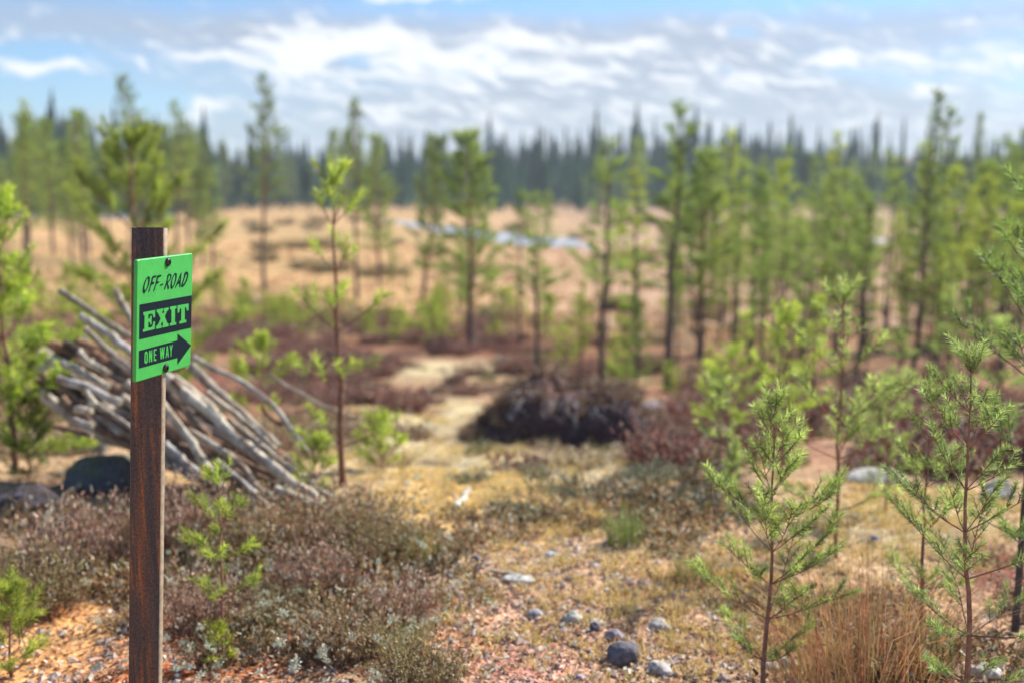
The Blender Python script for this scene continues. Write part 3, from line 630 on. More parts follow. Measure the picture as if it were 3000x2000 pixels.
# ------------------------------------------------------------------ sign post and sign
def rust_material():
    m = bpy.data.materials.new('rusty_steel'); m.use_nodes = True; t = m.node_tree; b = t.nodes['Principled BSDF']
    tc = N(t, 'ShaderNodeTexCoord')
    def nz(sc, loc, det=5, rough=.6):
        mp = N(t, 'ShaderNodeMapping'); mp.inputs['Scale'].default_value = sc; mp.inputs['Location'].default_value = loc
        t.links.new(tc.outputs['Object'], mp.inputs[0]); n = N(t, 'ShaderNodeTexNoise'); n.inputs['Scale'].default_value = 1; n.inputs['Detail'].default_value = det; n.inputs['Roughness'].default_value = rough
        t.links.new(mp.outputs[0], n.inputs['Vector']); return n.outputs['Fac']
    def ramp(f, *els):
        r = N(t, 'ShaderNodeValToRGB')
        while len(r.color_ramp.elements) < len(els): r.color_ramp.elements.new(.5)
        for e, (p, c) in zip(r.color_ramp.elements, els): e.position = p; e.color = (*c, 1)
        t.links.new(f, r.inputs[0]); return r.outputs[0]
    st = nz((70, 70, 4.5), (3, 1, 0)); st2 = nz((24, 24, 1.2), (8, 5, 2), 3); sp = nz((260, 260, 200), (0, 0, 0), 3); big = nz((14, 14, 2.0), (1, 2, 3), 3)
    c = ramp(st, (.38, (.050, .040, .048)), (.52, (.10, .062, .055)), (.60, (.24, .085, .035)), (.70, (.40, .15, .05)))
    c2 = ramp(sp, (.35, (.55, .55, .6)), (.65, (1.35, 1.25, 1.2)))
    c3 = ramp(st2, (.42, (.085, .070, .075)), (.56, (.15, .085, .065)), (.66, (.30, .11, .045)))
    c = MIX(t, ramp(big, (.4, (.2,) * 3), (.6, (.75,) * 3)), c, c3)
    c = MIX(t, 1.0, c, c2, 'MULTIPLY'); t.links.new(c, b.inputs['Base Color'])
    b.inputs['Roughness'].default_value = .62; b.inputs['Metallic'].default_value = .15; b.inputs['Specular IOR Level'].default_value = .35
    bp = N(t, 'ShaderNodeBump'); bp.inputs['Strength'].default_value = .35; bp.inputs['Distance'].default_value = .001; t.links.new(sp, bp.inputs['Height']); t.links.new(bp.outputs[0], b.inputs['Normal'])
    return m
def paint(name, col, rough=.35, bump=True, spec=.5):
    m = bpy.data.materials.new(name); m.use_nodes = True; t = m.node_tree; b = t.nodes['Principled BSDF']
    tc = N(t, 'ShaderNodeTexCoord')
    n2 = N(t, 'ShaderNodeTexNoise'); n2.inputs['Scale'].default_value = 40; n2.inputs['Detail'].default_value = 4; t.links.new(tc.outputs['Object'], n2.inputs['Vector'])
    r = N(t, 'ShaderNodeValToRGB'); r.color_ramp.elements[0].position = .3; r.color_ramp.elements[0].color = (*[c * .9 for c in col], 1); r.color_ramp.elements[1].position = .7; r.color_ramp.elements[1].color = (*[min(1, c * 1.07) for c in col], 1)
    t.links.new(n2.outputs['Fac'], r.inputs[0]); t.links.new(r.outputs[0], b.inputs['Base Color'])
    b.inputs['Roughness'].default_value = rough; b.inputs['Specular IOR Level'].default_value = spec
    if bump:
        n = N(t, 'ShaderNodeTexNoise'); n.inputs['Scale'].default_value = 330; n.inputs['Detail'].default_value = 2.5; n.inputs['Distortion'].default_value = .6; t.links.new(tc.outputs['Object'], n.inputs['Vector'])
        bp = N(t, 'ShaderNodeBump'); bp.inputs['Strength'].default_value = .8; bp.inputs['Distance'].default_value = .0014; t.links.new(n.outputs['Fac'], bp.inputs['Height']); t.links.new(bp.outputs[0], b.inputs['Normal'])
    return m

def sign_and_post():
    RUSTM = rust_material(); GREEN = paint('green_sign_paint', (.052, .44, .075), .42); NAVY = paint('dark_print', (.002, .010, .020), .5, True, .18); BLK = paint('black_screw', (.012, .013, .018), .3, False)
    # sign frame found from its four corners
    d = Vector((0.24606, 0.96922, 0.00789)).normalized(); up = Vector((0.06608, -0.02490, 0.99750)).normalized()
    nrm = up.cross(d).normalized()            # towards +x
    if nrm.x < 0: nrm = -nrm
    TLw = Vector((-0.81159, 2.46534, -0.15311 + CAM_Z)); SW, SH = .2353, .2702
    # --- post: rectangular tube with rounded corners, its narrow side carries the sign
    top_l = at(388, 671, 2.50); 
    fd = Vector((d.x, d.y, 0)).normalized(); sdv = Vector((fd.y, -fd.x, 0))     # along the sign, and out of it
    ctr = TLw + d * (SW * .5) + up * -.01       # sign centre line at top, on the sign plane
    halfW, halfD, rr, th = .0420, .0105, .006, .0025
    gz = float(ground(ctr.x, ctr.y))
    topz = at(437, 668, ctr.y).z
    axis_top = Vector((ctr.x, ctr.y, 0)) + fd * .012 - sdv * (halfW + .0045); axis_top.z = topz
    axis_bot_p = at(428, 2000, ctr.y + .03)
    lean = (axis_bot_p - at(440, 700, ctr.y)); lean = lean / -lean.z
    Hh = topz - gz + .25
    def prof(hw, hd, r):
        out = []
        for cx, cy, a0 in ((hw - r, hd - r, 0), (-hw + r, hd - r, 90), (-hw + r, -hd + r, 180), (hw - r, -hd + r, 270)):
            for k in range(7):
                a = math.radians(a0 + k * 15); out.append((cx + r * math.cos(a), cy + r * math.sin(a)))
        return out
    root = empty('sign_post', (axis_top.x - lean.x * -0 + 0, axis_top.y, gz)); tag(root, 'rusty brown steel post with rounded corners carrying the green sign', 'post')
    base = Vector((axis_top.x, axis_top.y, gz))
    P = prof(halfW, halfD, rr); Pi = prof(halfW - th, halfD - th, rr - th * .6); n = len(P); NL = 24
    g = Geo(); rows = []
    zs = list(np.linspace(-.25, topz - gz - .0015, NL)) + [topz - gz]
    def pt(q, z, ins=0): 
        s = 1 - ins
        v = sdv * q[0] * s + fd * q[1] * s; k = (topz - gz) - z
        return (v.x + lean.x * k, v.y + lean.y * k, z)
    V = []
    for i, z in enumerate(zs): V += [pt(q, z, .03 if i == len(zs) - 1 else 0) for q in P]
    inner0 = len(V); V += [pt(q, topz - gz) for q in Pi]; V += [pt(q, topz - gz - .12) for q in Pi]
    fs = []
    for i in range(len(zs) - 1):
        for j in range(n): k = (j + 1) % n; fs.append([i * n + j, i * n + k, (i + 1) * n + k, (i + 1) * n + j])
    o0 = (len(zs) - 1) * n
    for j in range(n):
        k = (j + 1) % n; fs.append([o0 + j, o0 + k, inner0 + k, inner0 + j]); fs.append([inner0 + j, inner0 + k, inner0 + n + k, inner0 + n + j])
    g.add(V, fs); tb = obj('tube', g, RUSTM, root, smooth=False)
    SIDE = vmat('sunlit_steel_side', .55, 0, noise=60, spec=.5, dark=.7); tb.data.materials.append(SIDE)  # paler tan paints the sun's sheen into the narrow sign-side face
    me = tb.data
    ca = me.color_attributes['Col'].data
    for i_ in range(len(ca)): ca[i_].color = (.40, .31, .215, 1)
    me.update()
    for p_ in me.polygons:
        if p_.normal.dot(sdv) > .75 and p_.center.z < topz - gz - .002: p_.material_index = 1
    me.polygons.foreach_set('use_smooth', [True] * len(me.polygons))
    # --- sign
    sroot = empty('sign', TLw + d * SW / 2 - up * SH / 2); tag(sroot, 'green metal sign reading OFF-ROAD EXIT ONE WAY with an arrow, on the rusty post', 'sign')
    O = sroot.location.copy()
    def L2W(u, v, w): return d * (u - SW / 2) + up * (v - SH / 2) + nrm * w     # u right, v up, w out of the plate
    def rrect(w, h, r, m=0):
        out = []
        for cx, cy, a0 in ((w - r, h - r, 0), (r, h - r, 90), (r, r, 180), (w - r, r, 270)):
            for k in range(5):
                a = math.radians(a0 + k * 22.5); out.append((cx + (r - m) * math.cos(a), cy + (r - m) * math.sin(a)))
        return out
    g = Geo(); R0 = rrect(SW, SH, .006); R1 = rrect(SW, SH, .006, .0018); n = len(R0)
    V = [L2W(*q, -.0075) for q in R0] + [L2W(*q, -.0015) for q in R0] + [L2W(*q, 0) for q in R1]
    fs = [[i * n + j, i * n + (j + 1) % n, (i + 1) * n + (j + 1) % n, (i + 1) * n + j] for i in range(2) for j in range(n)]
    g.add([tuple(v) for v in V], fs)
    c0 = [L2W(SW / 2, SH / 2, 0), L2W(SW / 2, SH / 2, -.0075)]
    ring = [tuple(L2W(*q, 0)) for q in R1]; g.add(ring + [tuple(c0[0])], [[j, (j + 1) % n, n] for j in range(n)])
    ring = [tuple(L2W(*q, -.0075)) for q in R0]; g.add(ring + [tuple(c0[1])], [[(j + 1) % n, j, n] for j in range(n)])
    obj('plate', g, GREEN, sroot)
    # homography photo pixel -> plate coordinates
    src = [(402, 762), (565, 742), (559.6, 1071), (396, 1120)]; dst = [(0, SH), (SW, SH), (SW, 0), (0, 0)]
    A = []; bb = []
    for (x, y), (u, v) in zip(src, dst):
        A.append([x, y, 1, 0, 0, 0, -u * x, -u * y]); bb.append(u); A.append([0, 0, 0, x, y, 1, -v * x, -v * y]); bb.append(v)
    Hm = np.linalg.solve(np.array(A, float), np.array(bb, float))
    def h2(x, y):
        k = Hm[6] * x + Hm[7] * y + 1; return ((Hm[0] * x + Hm[1] * y + Hm[2]) / k, (Hm[3] * x + Hm[4] * y + Hm[5]) / k)
    def print_part(name, polys, org, sc, w, mat, th=.0003, rnd=0):
        cu = bpy.data.curves.new(name, 'CURVE'); cu.dimensions = '2D'; cu.fill_mode = 'BOTH'; cu.extrude = th / 2
        for poly in polys:
            pts = [h2(org[0] + x / sc, org[1] + y / sc) for x, y in poly]
            if rnd:
                for _ in range(rnd):      # corner cutting keeps brush letters soft
                    q = []
                    for i in range(len(pts)):
                        a = pts[i]; b2 = pts[(i + 1) % len(pts)]; q += [(a[0] * .75 + b2[0] * .25, a[1] * .75 + b2[1] * .25), (a[0] * .25 + b2[0] * .75, a[1] * .25 + b2[1] * .75)]
                    pts = q
            s = cu.splines.new('POLY'); s.points.add(len(pts) - 1); s.use_cyclic_u = True
            for p, q in zip(s.points, pts): p.co = (q[0], q[1], 0, 1)
        tmp = bpy.data.objects.new('tmp', cu); me = bpy.data.meshes.new_from_object(tmp); bpy.data.objects.remove(tmp)
        for v in me.vertices: c = L2W(v.co.x, v.co.y, w + v.co.z); v.co = c
        me.name = name; me.materials.clear(); me.materials.append(mat); me.update()
        o = bpy.data.objects.new(name, me); COL.objects.link(o); o.parent = sroot; return o
    a_ = ((390, 770), 12.379); b_ = ((390, 850), 10.453); c_ = ((390, 960), 9.221)
    off = [[(560,480),(590,500),(600,570),(590,700),(560,810),(520,900),(470,1000),(430,1060),(400,1108),(370,1098),(345,1060),(340,980),(350,880),(380,760),(420,650),(470,560),(520,495)],
           [(515,540),(538,600),(542,680),(520,790),(490,880),(450,960),(425,1012),(405,960),(402,880),(418,780),(450,680),(485,600)],
           [(845,450),(825,520),(760,530),(715,570),(700,640),(690,690),(770,680),(750,740),(740,770),(690,780),(650,810),(620,890),(600,990),(545,1080),(540,1030),(575,930),(610,800),(650,650),(660,580),(680,505),(750,460)],
           [(1028,430),(1000,500),(940,515),(895,550),(880,600),(865,670),(945,662),(925,720),(870,745),(820,790),(800,880),(780,960),(726,1054),(722,1010),(760,900),(800,750),(840,590),(850,490),(900,445),(970,430)],
           [(1095,735),(1070,795),(1010,820),(950,832),(980,775),(1040,752)],
           [(1320,382),(1368,410),(1384,460),(1370,550),(1340,620),(1290,680),(1250,720),(1270,800),(1297,880),(1285,930),(1260,970),(1238,930),(1225,830),(1210,760),(1180,860),(1150,950),(1113,990),(1110,940),(1150,820),(1190,690),(1225,540),(1222,480),(1250,415)],
           [(1320,436),(1342,490),(1330,560),(1290,630),(1236,676),(1240,620),(1270,520),(1290,450)],
           [(1535,356),(1568,380),(1574,460),(1560,560),(1530,690),(1490,800),(1440,890),(1385,955),(1353,920),(1343,830),(1355,720),(1385,600),(1430,480),(1480,388)],
           [(1500,415),(1524,480),(1517,570),(1490,690),(1455,800),(1420,872),(1402,810),(1398,720),(1413,610),(1450,500)],
           [(1750,338),(1742,420),(1727,560),(1717,700),(1712,850),(1680,895),(1663,860),(1663,740),(1600,770),(1560,850),(1513,920),(1508,880),(1560,760),(1620,610),(1680,460),(1710,378)],
           [(1692,500),(1682,605),(1630,668),(1638,630)],
           [(1930,312),(1978,330),(1992,400),(1980,520),(1940,650),(1890,750),(1830,840),(1760,888),(1728,860),(1740,780),(1790,640),(1830,500),(1838,400),(1880,328)],
           [(1915,385),(1943,430),(1932,530),(1890,640),(1840,740),(1796,798),(1808,700),(1850,590),(1880,480)]]
    for nm, idx in (('letter', (0, 1)), ('letter', (2,)), ('letter', (3,)), ('hyphen', (4,)), ('letter', (5, 6)), ('letter', (7, 8)), ('letter', (9, 10)), ('letter', (11, 12))):
        pass
    print_part('off_road_lettering', off, *a_, .00035, NAVY, rnd=1)
    band = print_part('exit_band', [[(190,432),(1790,148),(1775,1135),(178,1495)]], *b_, .00035, NAVY)
    ex = [[(295,665),(660,595),(657,810),(607,825),(595,760),(580,725),(560,710),(450,725),(450,875),(485,855),(503,825),(515,775),(553,768),(550,1030),(515,1048),(505,990),(485,962),(450,960),(447,1138),(540,1120),(575,1085),(592,1030),(605,945),(655,938),(650,1175),(285,1265),(285,1185),(330,1170),(335,750),(298,745)],
          [(705,585),(895,545),(895,635),(870,655),(905,725),(945,635),(918,625),(918,550),(1073,515),(1073,590),(1030,620),(955,790),(1035,1000),(1073,1015),(1073,1090),(888,1133),(886,1050),(910,1030),(875,940),(830,1050),(858,1060),(858,1140),(690,1172),(690,1085),(740,1050),(828,860),(735,665),(705,665)],
          [(1118,497),(1315,467),(1315,548),(1270,560),(1270,965),(1308,965),(1308,1040),(1110,1082),(1110,1000),(1160,985),(1160,580),(1118,585)],
          [(1348,458),(1688,400),(1685,610),(1640,620),(1625,555),(1600,510),(1570,500),(1570,895),(1620,890),(1618,970),(1408,1020),(1408,935),(1462,920),(1462,540),(1435,545),(1415,580),(1400,665),(1348,685)]]
    print_part('exit_lettering', ex, *b_, .0008, GREEN)
    print_part('arrow', [[(148,605),(1200,330),(1200,150),(1568,465),(1200,985),(1200,800),(148,1085)]], *c_, .00035, NAVY)
    ow = [[(335,620),(370,640),(382,700),(380,890),(360,940),(330,955),(295,930),(290,880),(295,690),(310,640)], [(335,672),(351,705),(349,875),(332,905),(320,880),(323,705)],
          [(415,605),(450,598),(478,740),(480,590),(505,585),(500,905),(475,912),(442,760),(440,918),(412,922)],
          [(545,568),(622,555),(622,597),(572,607),(572,700),(612,695),(612,730),(570,740),(570,835),(620,830),(615,875),(543,888)],
          [(712,525),(737,520),(748,700),(765,515),(790,512),(800,700),(815,505),(842,500),(820,815),(790,825),(775,690),(758,832),(730,838)],
          [(895,482),(928,478),(957,778),(930,785),(925,720),(900,725),(890,795),(868,802)], [(912,560),(920,670),(903,680)],
          [(975,465),(1000,460),(1012,560),(1040,448),(1062,445),(1028,610),(1025,765),(1003,770),(1003,620)]]
    print_part('one_way_lettering', ow, *c_, .0008, GREEN)
    for (px, py) in ((490.5, 768), (484.5, 1077)):
        u, v = h2(px, py); g = Geo(); seg = 24
        rings = [(.0102, 0), (.0104, .0012), (.0094, .0034), (.0070, .0052), (.0044, .0058)]
        hexr = .0040
        V = []
        for r, w in rings: V += [tuple(L2W(u + r * math.cos(2 * math.pi * k / seg), v + r * math.sin(2 * math.pi * k / seg), w)) for k in range(seg)]
        def hx(a, s): 
            m = (a + math.pi / 6) % (math.pi / 3) - math.pi / 6; return s * math.cos(math.pi / 6) / math.cos(m)
        for w in (.0058, .0022): V += [tuple(L2W(u + hx(2 * math.pi * k / seg, hexr) * math.cos(2 * math.pi * k / seg), v + hx(2 * math.pi * k / seg, hexr) * math.sin(2 * math.pi * k / seg), w)) for k in range(seg)]
        V.append(tuple(L2W(u, v, .0020))); nr = len(rings) + 2
        f = [[i * seg + j, i * seg + (j + 1) % seg, (i + 1) * seg + (j + 1) % seg, (i + 1) * seg + j] for i in range(nr - 1) for j in range(seg)]
        g.add(V, f); g2 = [[(nr - 1) * seg + j, (nr - 1) * seg + (j + 1) % seg, nr * seg] for j in range(seg)]
        g.f[3].append(np.array(g2)); obj('screw', g, BLK, sroot, smooth=False)
sign_and_post()

# ------------------------------------------------------------------ logs
def log_mesh(pts, r0, r1, seed, tone):
    rng = np.random.default_rng(seed); pts = np.array(pts, float); n = max(14, int(np.linalg.norm(pts[-1] - pts[0]) / .03)); n = min(n, 90)
    t0 = np.linspace(0, 1, len(pts)); t = np.linspace(0, 1, n)
    P = np.stack([np.interp(t, t0, pts[:, i]) for i in range(3)], 1)
    for _ in range(3): P[1:-1] = (P[:-2] + P[2:] + 2 * P[1:-1]) / 4
    P += (np.stack([fbm(t * 7, t * 0 + k * 9, seed + k) for k in range(3)], 1) - .5) * r0 * 1.0
    seg = 14; th = np.arange(seg) / seg
    A, Tm = np.meshgrid(th, t); wob = 1 + .40 * (fbm(np.cos(A * 6.28) * 1.5 + Tm * 12, np.sin(A * 6.28) * 1.5 + seed, seed) - .5) + .10 * (fbm(np.cos(A * 6.28) * 4 + Tm * 3, np.sin(A * 6.28) * 4 + seed, seed + 3) - .5)
    R = r0 + (r1 - r0) * t
    k = fbm(np.cos(A * 6.28) * 2.2 + seed, np.sin(A * 6.28) * 2.2 + Tm * 5, seed + 7, 4)[..., None]
    k2 = fbm(np.cos(A * 6.28) * 1.2 + Tm * 14, np.sin(A * 6.28) * 1.2 - seed, seed + 11, 3)[..., None]
    tone = np.array(tone); dk = tone * np.array((.42, .34, .30)); rd = np.array((.34, .20, .11))
    c = tone * (.75 + .5 * k); m = np.clip((k2 - .55) * 7, 0, .9); c = c * (1 - m) + dk * m; m = np.clip((k - .60) * 5, 0, .7); c = c * (1 - m) + rd * m
    g = Geo(); v = tube(g, P, R, seg, c, wob=wob)
    ends = []
    for e, dirn in ((0, -1), (-1, 1)):
        eg = Geo()
        ring = v[e]; cc = ring.mean(0) + (P[-1] - P[0]) / np.linalg.norm(P[-1] - P[0]) * dirn * r0 * .08
        f = [[j, (j + 1) % seg, seg] if dirn > 0 else [(j + 1) % seg, j, seg] for j in range(seg)]
        eg.add(np.concatenate([ring, cc[None]]), f, (.50, .40, .27)); ends.append(eg)
    return g, ends
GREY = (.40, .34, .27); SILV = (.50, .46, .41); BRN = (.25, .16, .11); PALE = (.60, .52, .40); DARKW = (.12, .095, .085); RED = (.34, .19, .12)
def zc(X, Y): return (100 + X / 2.24, 800 + Y / 2.24)
def logs():
    L = [ # points in the enlarged view, depth at start and end, width there (px), tone, label
        ([(175, 120), (400, 270), (660, 430)], 6.7, 6.3, 56, 40, GREY, 'long grey log on top of the pile, its tip highest at the upper left'),
        ([(540, 120), (600, 240), (690, 400)], 6.6, 6.4, 54, 50, GREY, 'short stub leaning against the sign post at the top of the pile'),
        ([(310, 290), (480, 390), (680, 560)], 6.3, 6.1, 58, 64, SILV, 'thick pale log just below the topmost one, left of the post'),
        ([(335, 360), (480, 500), (660, 650)], 6.1, 6.0, 46, 44, GREY, 'thin grey log below the thick pale one left of the post'),
        ([(180, 590), (320, 650), (500, 750)], 6.0, 5.9, 60, 56, PALE, 'broad pale log end sticking out left in the middle of the pile'),
        ([(295, 505), (335, 570), (400, 610), (495, 660)], 6.0, 5.9, 46, 44, PALE, 'crooked pale branch bent like an elbow on the left of the pile'),
        ([(165, 690), (380, 760), (570, 850)], 5.9, 5.8, 72, 70, SILV, 'smooth silver grey log, thickest on the left side of the pile'),
        ([(340, 780), (400, 850), (460, 900)], 5.75, 5.7, 50, 50, PALE, 'short pale broken piece under the silver grey log'),
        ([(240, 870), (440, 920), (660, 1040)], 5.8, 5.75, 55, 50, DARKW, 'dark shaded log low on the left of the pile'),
        ([(130, 1000), (250, 1030), (380, 1075)], 5.7, 5.65, 46, 46, BRN, 'brown log lowest on the left side of the pile'),
        ([(280, 890), (370, 905)], 5.65, 5.6, 56, 52, PALE, 'small pale sawn end above the brown log on the left'),
        ([(265, 965), (380, 1000)], 5.65, 5.6, 50, 50, SILV, 'small blue grey log piece low on the left of the pile'),
        ([(420, 870), (560, 960), (650, 1030)], 5.7, 5.65, 40, 36, GREY, 'thin branch crossing the dark log left of the post'),
        ([(790, 620), (1100, 880), (1400, 1140), (1900, 1530)], 5.95, 5.35, 78, 96, PALE, 'longest pale log running from the post down to the lower right end of the pile'),
        ([(1030, 610), (1200, 780), (1400, 960), (1600, 1130)], 6.1, 5.8, 80, 66, GREY, 'rough brown grey log above the longest pale log'),
        ([(1140, 780), (1350, 940), (1590, 1160)], 5.95, 5.75, 44, 48, PALE, 'slim pale log lying right above the longest one'),
        ([(820, 830), (1000, 1060), (1120, 1260), (1240, 1420)], 5.6, 5.35, 66, 84, PALE, 'smooth pale log in front, running steeply down right of the post'),
        ([(1010, 1030), (1250, 1180), (1400, 1300), (1470, 1420), (1620, 1490)], 5.55, 5.3, 60, 56, GREY, 'crooked log that snakes along the front of the pile'),
        ([(1040, 560), (1240, 650), (1420, 740), (1570, 860), (1680, 1010), (1800, 1170)], 6.3, 5.9, 44, 40, SILV, 'long curved branch arching over the right side of the pile'),
        ([(1540, 670), (1780, 810), (2020, 930), (2140, 960)], 6.6, 6.2, 30, 26, GREY, 'thin long stick reaching right from the pile to the tall sapling'),
        ([(860, 1120), (980, 1220), (1080, 1320)], 5.4, 5.3, 66, 56, SILV, 'bluish grey log low in the shade beside the post'),
        ([(900, 800), (1040, 980), (1200, 1180), (1360, 1330)], 5.8, 5.5, 50, 60, BRN, 'dark brown log between the two smooth pale ones'),
        ([(1580, 1420), (1740, 1470), (1900, 1540)], 5.3, 5.2, 80, 70, PALE, 'bleached log end lying lowest at the right foot of the pile'),
        ([(1800, 1360), (1900, 1440), (1990, 1500)], 5.55, 5.45, 50, 50, PALE, 'separate pale stick at the far right foot of the pile'),
        ([(1200, 1230), (1400, 1400), (1560, 1560)], 5.3, 5.15, 44, 48, SILV, 'slender grey log lying in front at the base of the pile'),
        ([(900, 700), (1100, 900), (1300, 1040)], 5.85, 5.7, 60, 60, BRN, 'brown barked log just under the longest pale log'),
        ([(1000, 600), (930, 640), (860, 640)], 5.95, 5.95, 50, 50, RED, 'rust coloured log end right beneath the sign'),
        ([(1280, 960), (1480, 1120), (1700, 1300)], 5.75, 5.5, 56, 50, GREY, 'grey log tucked between the longest log and the rough one'),
        ([(1640, 1000), (1560, 960), (1500, 880)], 6.0, 6.1, 40, 40, RED, 'orange brown stub under the arching branch')]
    for i, (pp, y0, y1, w0, w1, tone, lab) in enumerate(L):
        k = np.linspace(0, 1, len(pp)); y0 *= .885; y1 *= .885; pts = [at(*zc(*p), y0 + (y1 - y0) * s) for p, s in zip(pp, k)]
        mid = sum(pts, Vector()) / len(pts); loc = [tuple(p - mid) for p in pts]
        r0 = w0 / 2.24 / F * y0 / 2 * .84; r1 = w1 / 2.24 / F * y1 / 2 * .84
        g, ends = log_mesh(loc, r0, r1, 60 + i, tone)
        root = empty('log', mid); tag(root, lab, 'log', 'logs in the pile'); obj('bark', g, M_LOG, root, smooth=True); [obj('cut_end', eg, M_LOG, root) for eg in ends]
    # the body of the heap, half hidden logs behind and beneath the ones above
    rng = np.random.default_rng(8)
    for i in range(100):
        s = rng.random(); X = 230 + 1350 * s + rng.normal(0, 40)
        top = np.interp(X, [150, 300, 650, 1000, 1300, 1600, 1900], [480, 420, 560, 700, 980, 1230, 1480]); bot = np.interp(X, [150, 600, 1000, 1400, 1900], [1080, 1110, 1350, 1420, 1560])
        Yv = top + (bot - top) * (.12 + .80 * rng.random()); Yd = 6.55 - .5 * s - .55 * (Yv - top) / max(60, bot - top) + .12; Yd = max(Yd, 5.5) * .885
        sl = .55 + .35 * s + rng.normal(0, .1); Lp = 170 + 220 * rng.random()
        a = at(*zc(X - Lp, Yv - Lp * sl * .8), Yd + .12); b = at(*zc(X + Lp, Yv + Lp * sl * .8), Yd - .08)
        gz_ = float(ground(b.x, b.y))
        if b.z < gz_ + .03: b.z = gz_ + .03
        if a.z < float(ground(a.x, a.y)) + .03: a.z = float(ground(a.x, a.y)) + .03
        mid = (a + b) / 2; r = (.013 + .026 * rng.random())
        g, ends = log_mesh([tuple(a - mid), tuple((a + b) / 2 - mid + Vector(rng.normal(0, .02, 3))), tuple(b - mid)], r, r * .85, 200 + i, [GREY, BRN, DARKW, BRN, PALE, RED][rng.integers(6)])
        root = empty('log', mid); tag(root, ('half hidden %s log inside the heap of logs' % ('thin' if r < .022 else ('medium thick' if r < .031 else 'thick'))), 'log', 'half hidden logs inside the heap'); obj('bark', g, M_LOG, root, smooth=True); [obj('cut_end', eg, M_LOG, root) for eg in ends]
    # loose sticks on the ground, points in photo pixels lying on the ground
    S = [([(845, 1705), (950, 1715), (1040, 1755)], 16, PALE, 'bleached bent stick on the heather, right of the sign post'), ([(1080, 1708), (1140, 1722)], 14, PALE, 'short pale stick by the dark hollow in the heather'),
         ([(1170, 1830), (1215, 1880), (1220, 1960)], 13, PALE, 'curved pale stick in the brush near the bottom of the path'), ([(1150, 1890), (1200, 1955)], 12, GREY, 'thin grey stick beside the curved pale one'),
         ([(930, 1880), (975, 1940)], 12, PALE, 'small stick low in the brush, bottom centre left'), ([(1335, 1500), (1375, 1452)], 24, (.62, .56, .46), 'pale wood chip lying alone on the yellow moss'),
         ([(2105, 1668), (2180, 1660), (2235, 1658), (2290, 1680), (2340, 1712)], 12, PALE, 'white twig lying behind the slim young pine stem'), ([(280, 1895), (320, 1880), (358, 1868)], 10, PALE, 'straw coloured twig on red soil beside the post foot'),
         ([(2480, 1930), (2560, 1968), (2620, 1985)], 9, PALE, 'thin dry twig in front of the grass tuft'), ([(2690, 1910), (2780, 1885), (2885, 1860)], 12, GREY, 'grey stick on the ground behind the sharp young pine'),
         ([(600, 950), (760, 965), (900, 985), (1010, 975)], 18, (.46, .33, .22), 'long fallen branch on the red heather, right of the sign'), ([(1460, 1060), (1500, 1080), (1545, 1095)], 16, GREY, 'fallen pale limb left of the short clumped pine'),
         ([(1450, 1235), (1560, 1245), (1640, 1240)], 15, GREY, 'grey stick at the left foot of the root mound'), ([(1430, 1685), (1500, 1690), (1560, 1700)], 12, PALE, 'pale flat twig across the path')]
    rg = np.random.default_rng(55)
    for i in range(26):
        x0 = rg.uniform(560, 1060); y0_ = 1400 + (x0 - 560) * .12 + rg.uniform(-10, 110); dx = rg.uniform(40, 110); sl = rg.uniform(.3, .9)
        S.append(([(x0, y0_), (x0 + dx / 2, y0_ + dx * sl / 2 + rg.uniform(-6, 6)), (x0 + dx, y0_ + dx * sl)], rg.uniform(8, 17), [PALE, GREY, SILV, BRN][i % 4], 'thin %s stick spilled on the ground at the foot of the log pile' % ['bleached', 'grey', 'silvery', 'brown'][i % 4]))
    for i, (pp, w, tone, lab) in enumerate(S):
        P = []
        for p in pp:
            q = ground_at(*p); r = w / F * q.y / 2; P.append(q + Vector((0, 0, r * 1.3)))
        mid = sum(P, Vector()) / len(P)
        g, ends = log_mesh([tuple(p - mid) for p in P], w / F * P[0].y / 2, w / F * P[-1].y / 2 * .8, 300 + i, tone)
        root = empty('stick' if w < 24 else 'wood_chip', mid); tag(root, lab, 'stick' if w < 24 else 'wood chip', 'loose sticks on the ground'); obj('bark', g, M_LOG, root, smooth=True); [obj('cut_end', eg, M_LOG, root) for eg in ends]
logs()

# ------------------------------------------------------------------ stones
def stone_geo(seed, sx, sy, sz, col, moss=None, rough=.75, sub=4):
    import bmesh
    rng = np.random.default_rng(seed); bm = bmesh.new(); bmesh.ops.create_icosphere(bm, subdivisions=sub, radius=1)
    v = np.array([p.co for p in bm.verts]); f = np.array([[q.index for q in p.verts] for p in bm.faces]); bm.free()
    o = rng.random(3) * 50; nn = fbm(v[:, 0] * 1.1 + o[0] + v[:, 2] * .7, v[:, 1] * 1.1 + o[1] - v[:, 2] * .6, seed, 4)
    pl = rng.normal(0, 1, (9, 3)); pl /= np.linalg.norm(pl, axis=1)[:, None]; k = np.min(np.where((v @ pl.T) > .1, (.72 + .2 * rng.random(9)) / np.maximum(v @ pl.T, .1), 9), axis=1)
    v = v * np.minimum(1, k)[:, None] * (1 + rough * (nn - .5))[:, None]
    c = np.array(col)[None] * (.75 + .5 * fbm(v[:, 0] * 3 + o[2], v[:, 1] * 3 + v[:, 2] * 2, seed + 5, 4))[:, None]
    if moss is not None:
        m = np.clip((fbm(v[:, 0] * 2.2 + 9, v[:, 1] * 2.2 + v[:, 2], seed + 9, 4) - .45) * 5, 0, 1)[:, None] * (v[:, 2:3] > -.2); c = c * (1 - m) + np.array(moss) * m
    g = Geo(); g.add(v * np.array([sx, sy, sz]), f, c); return g
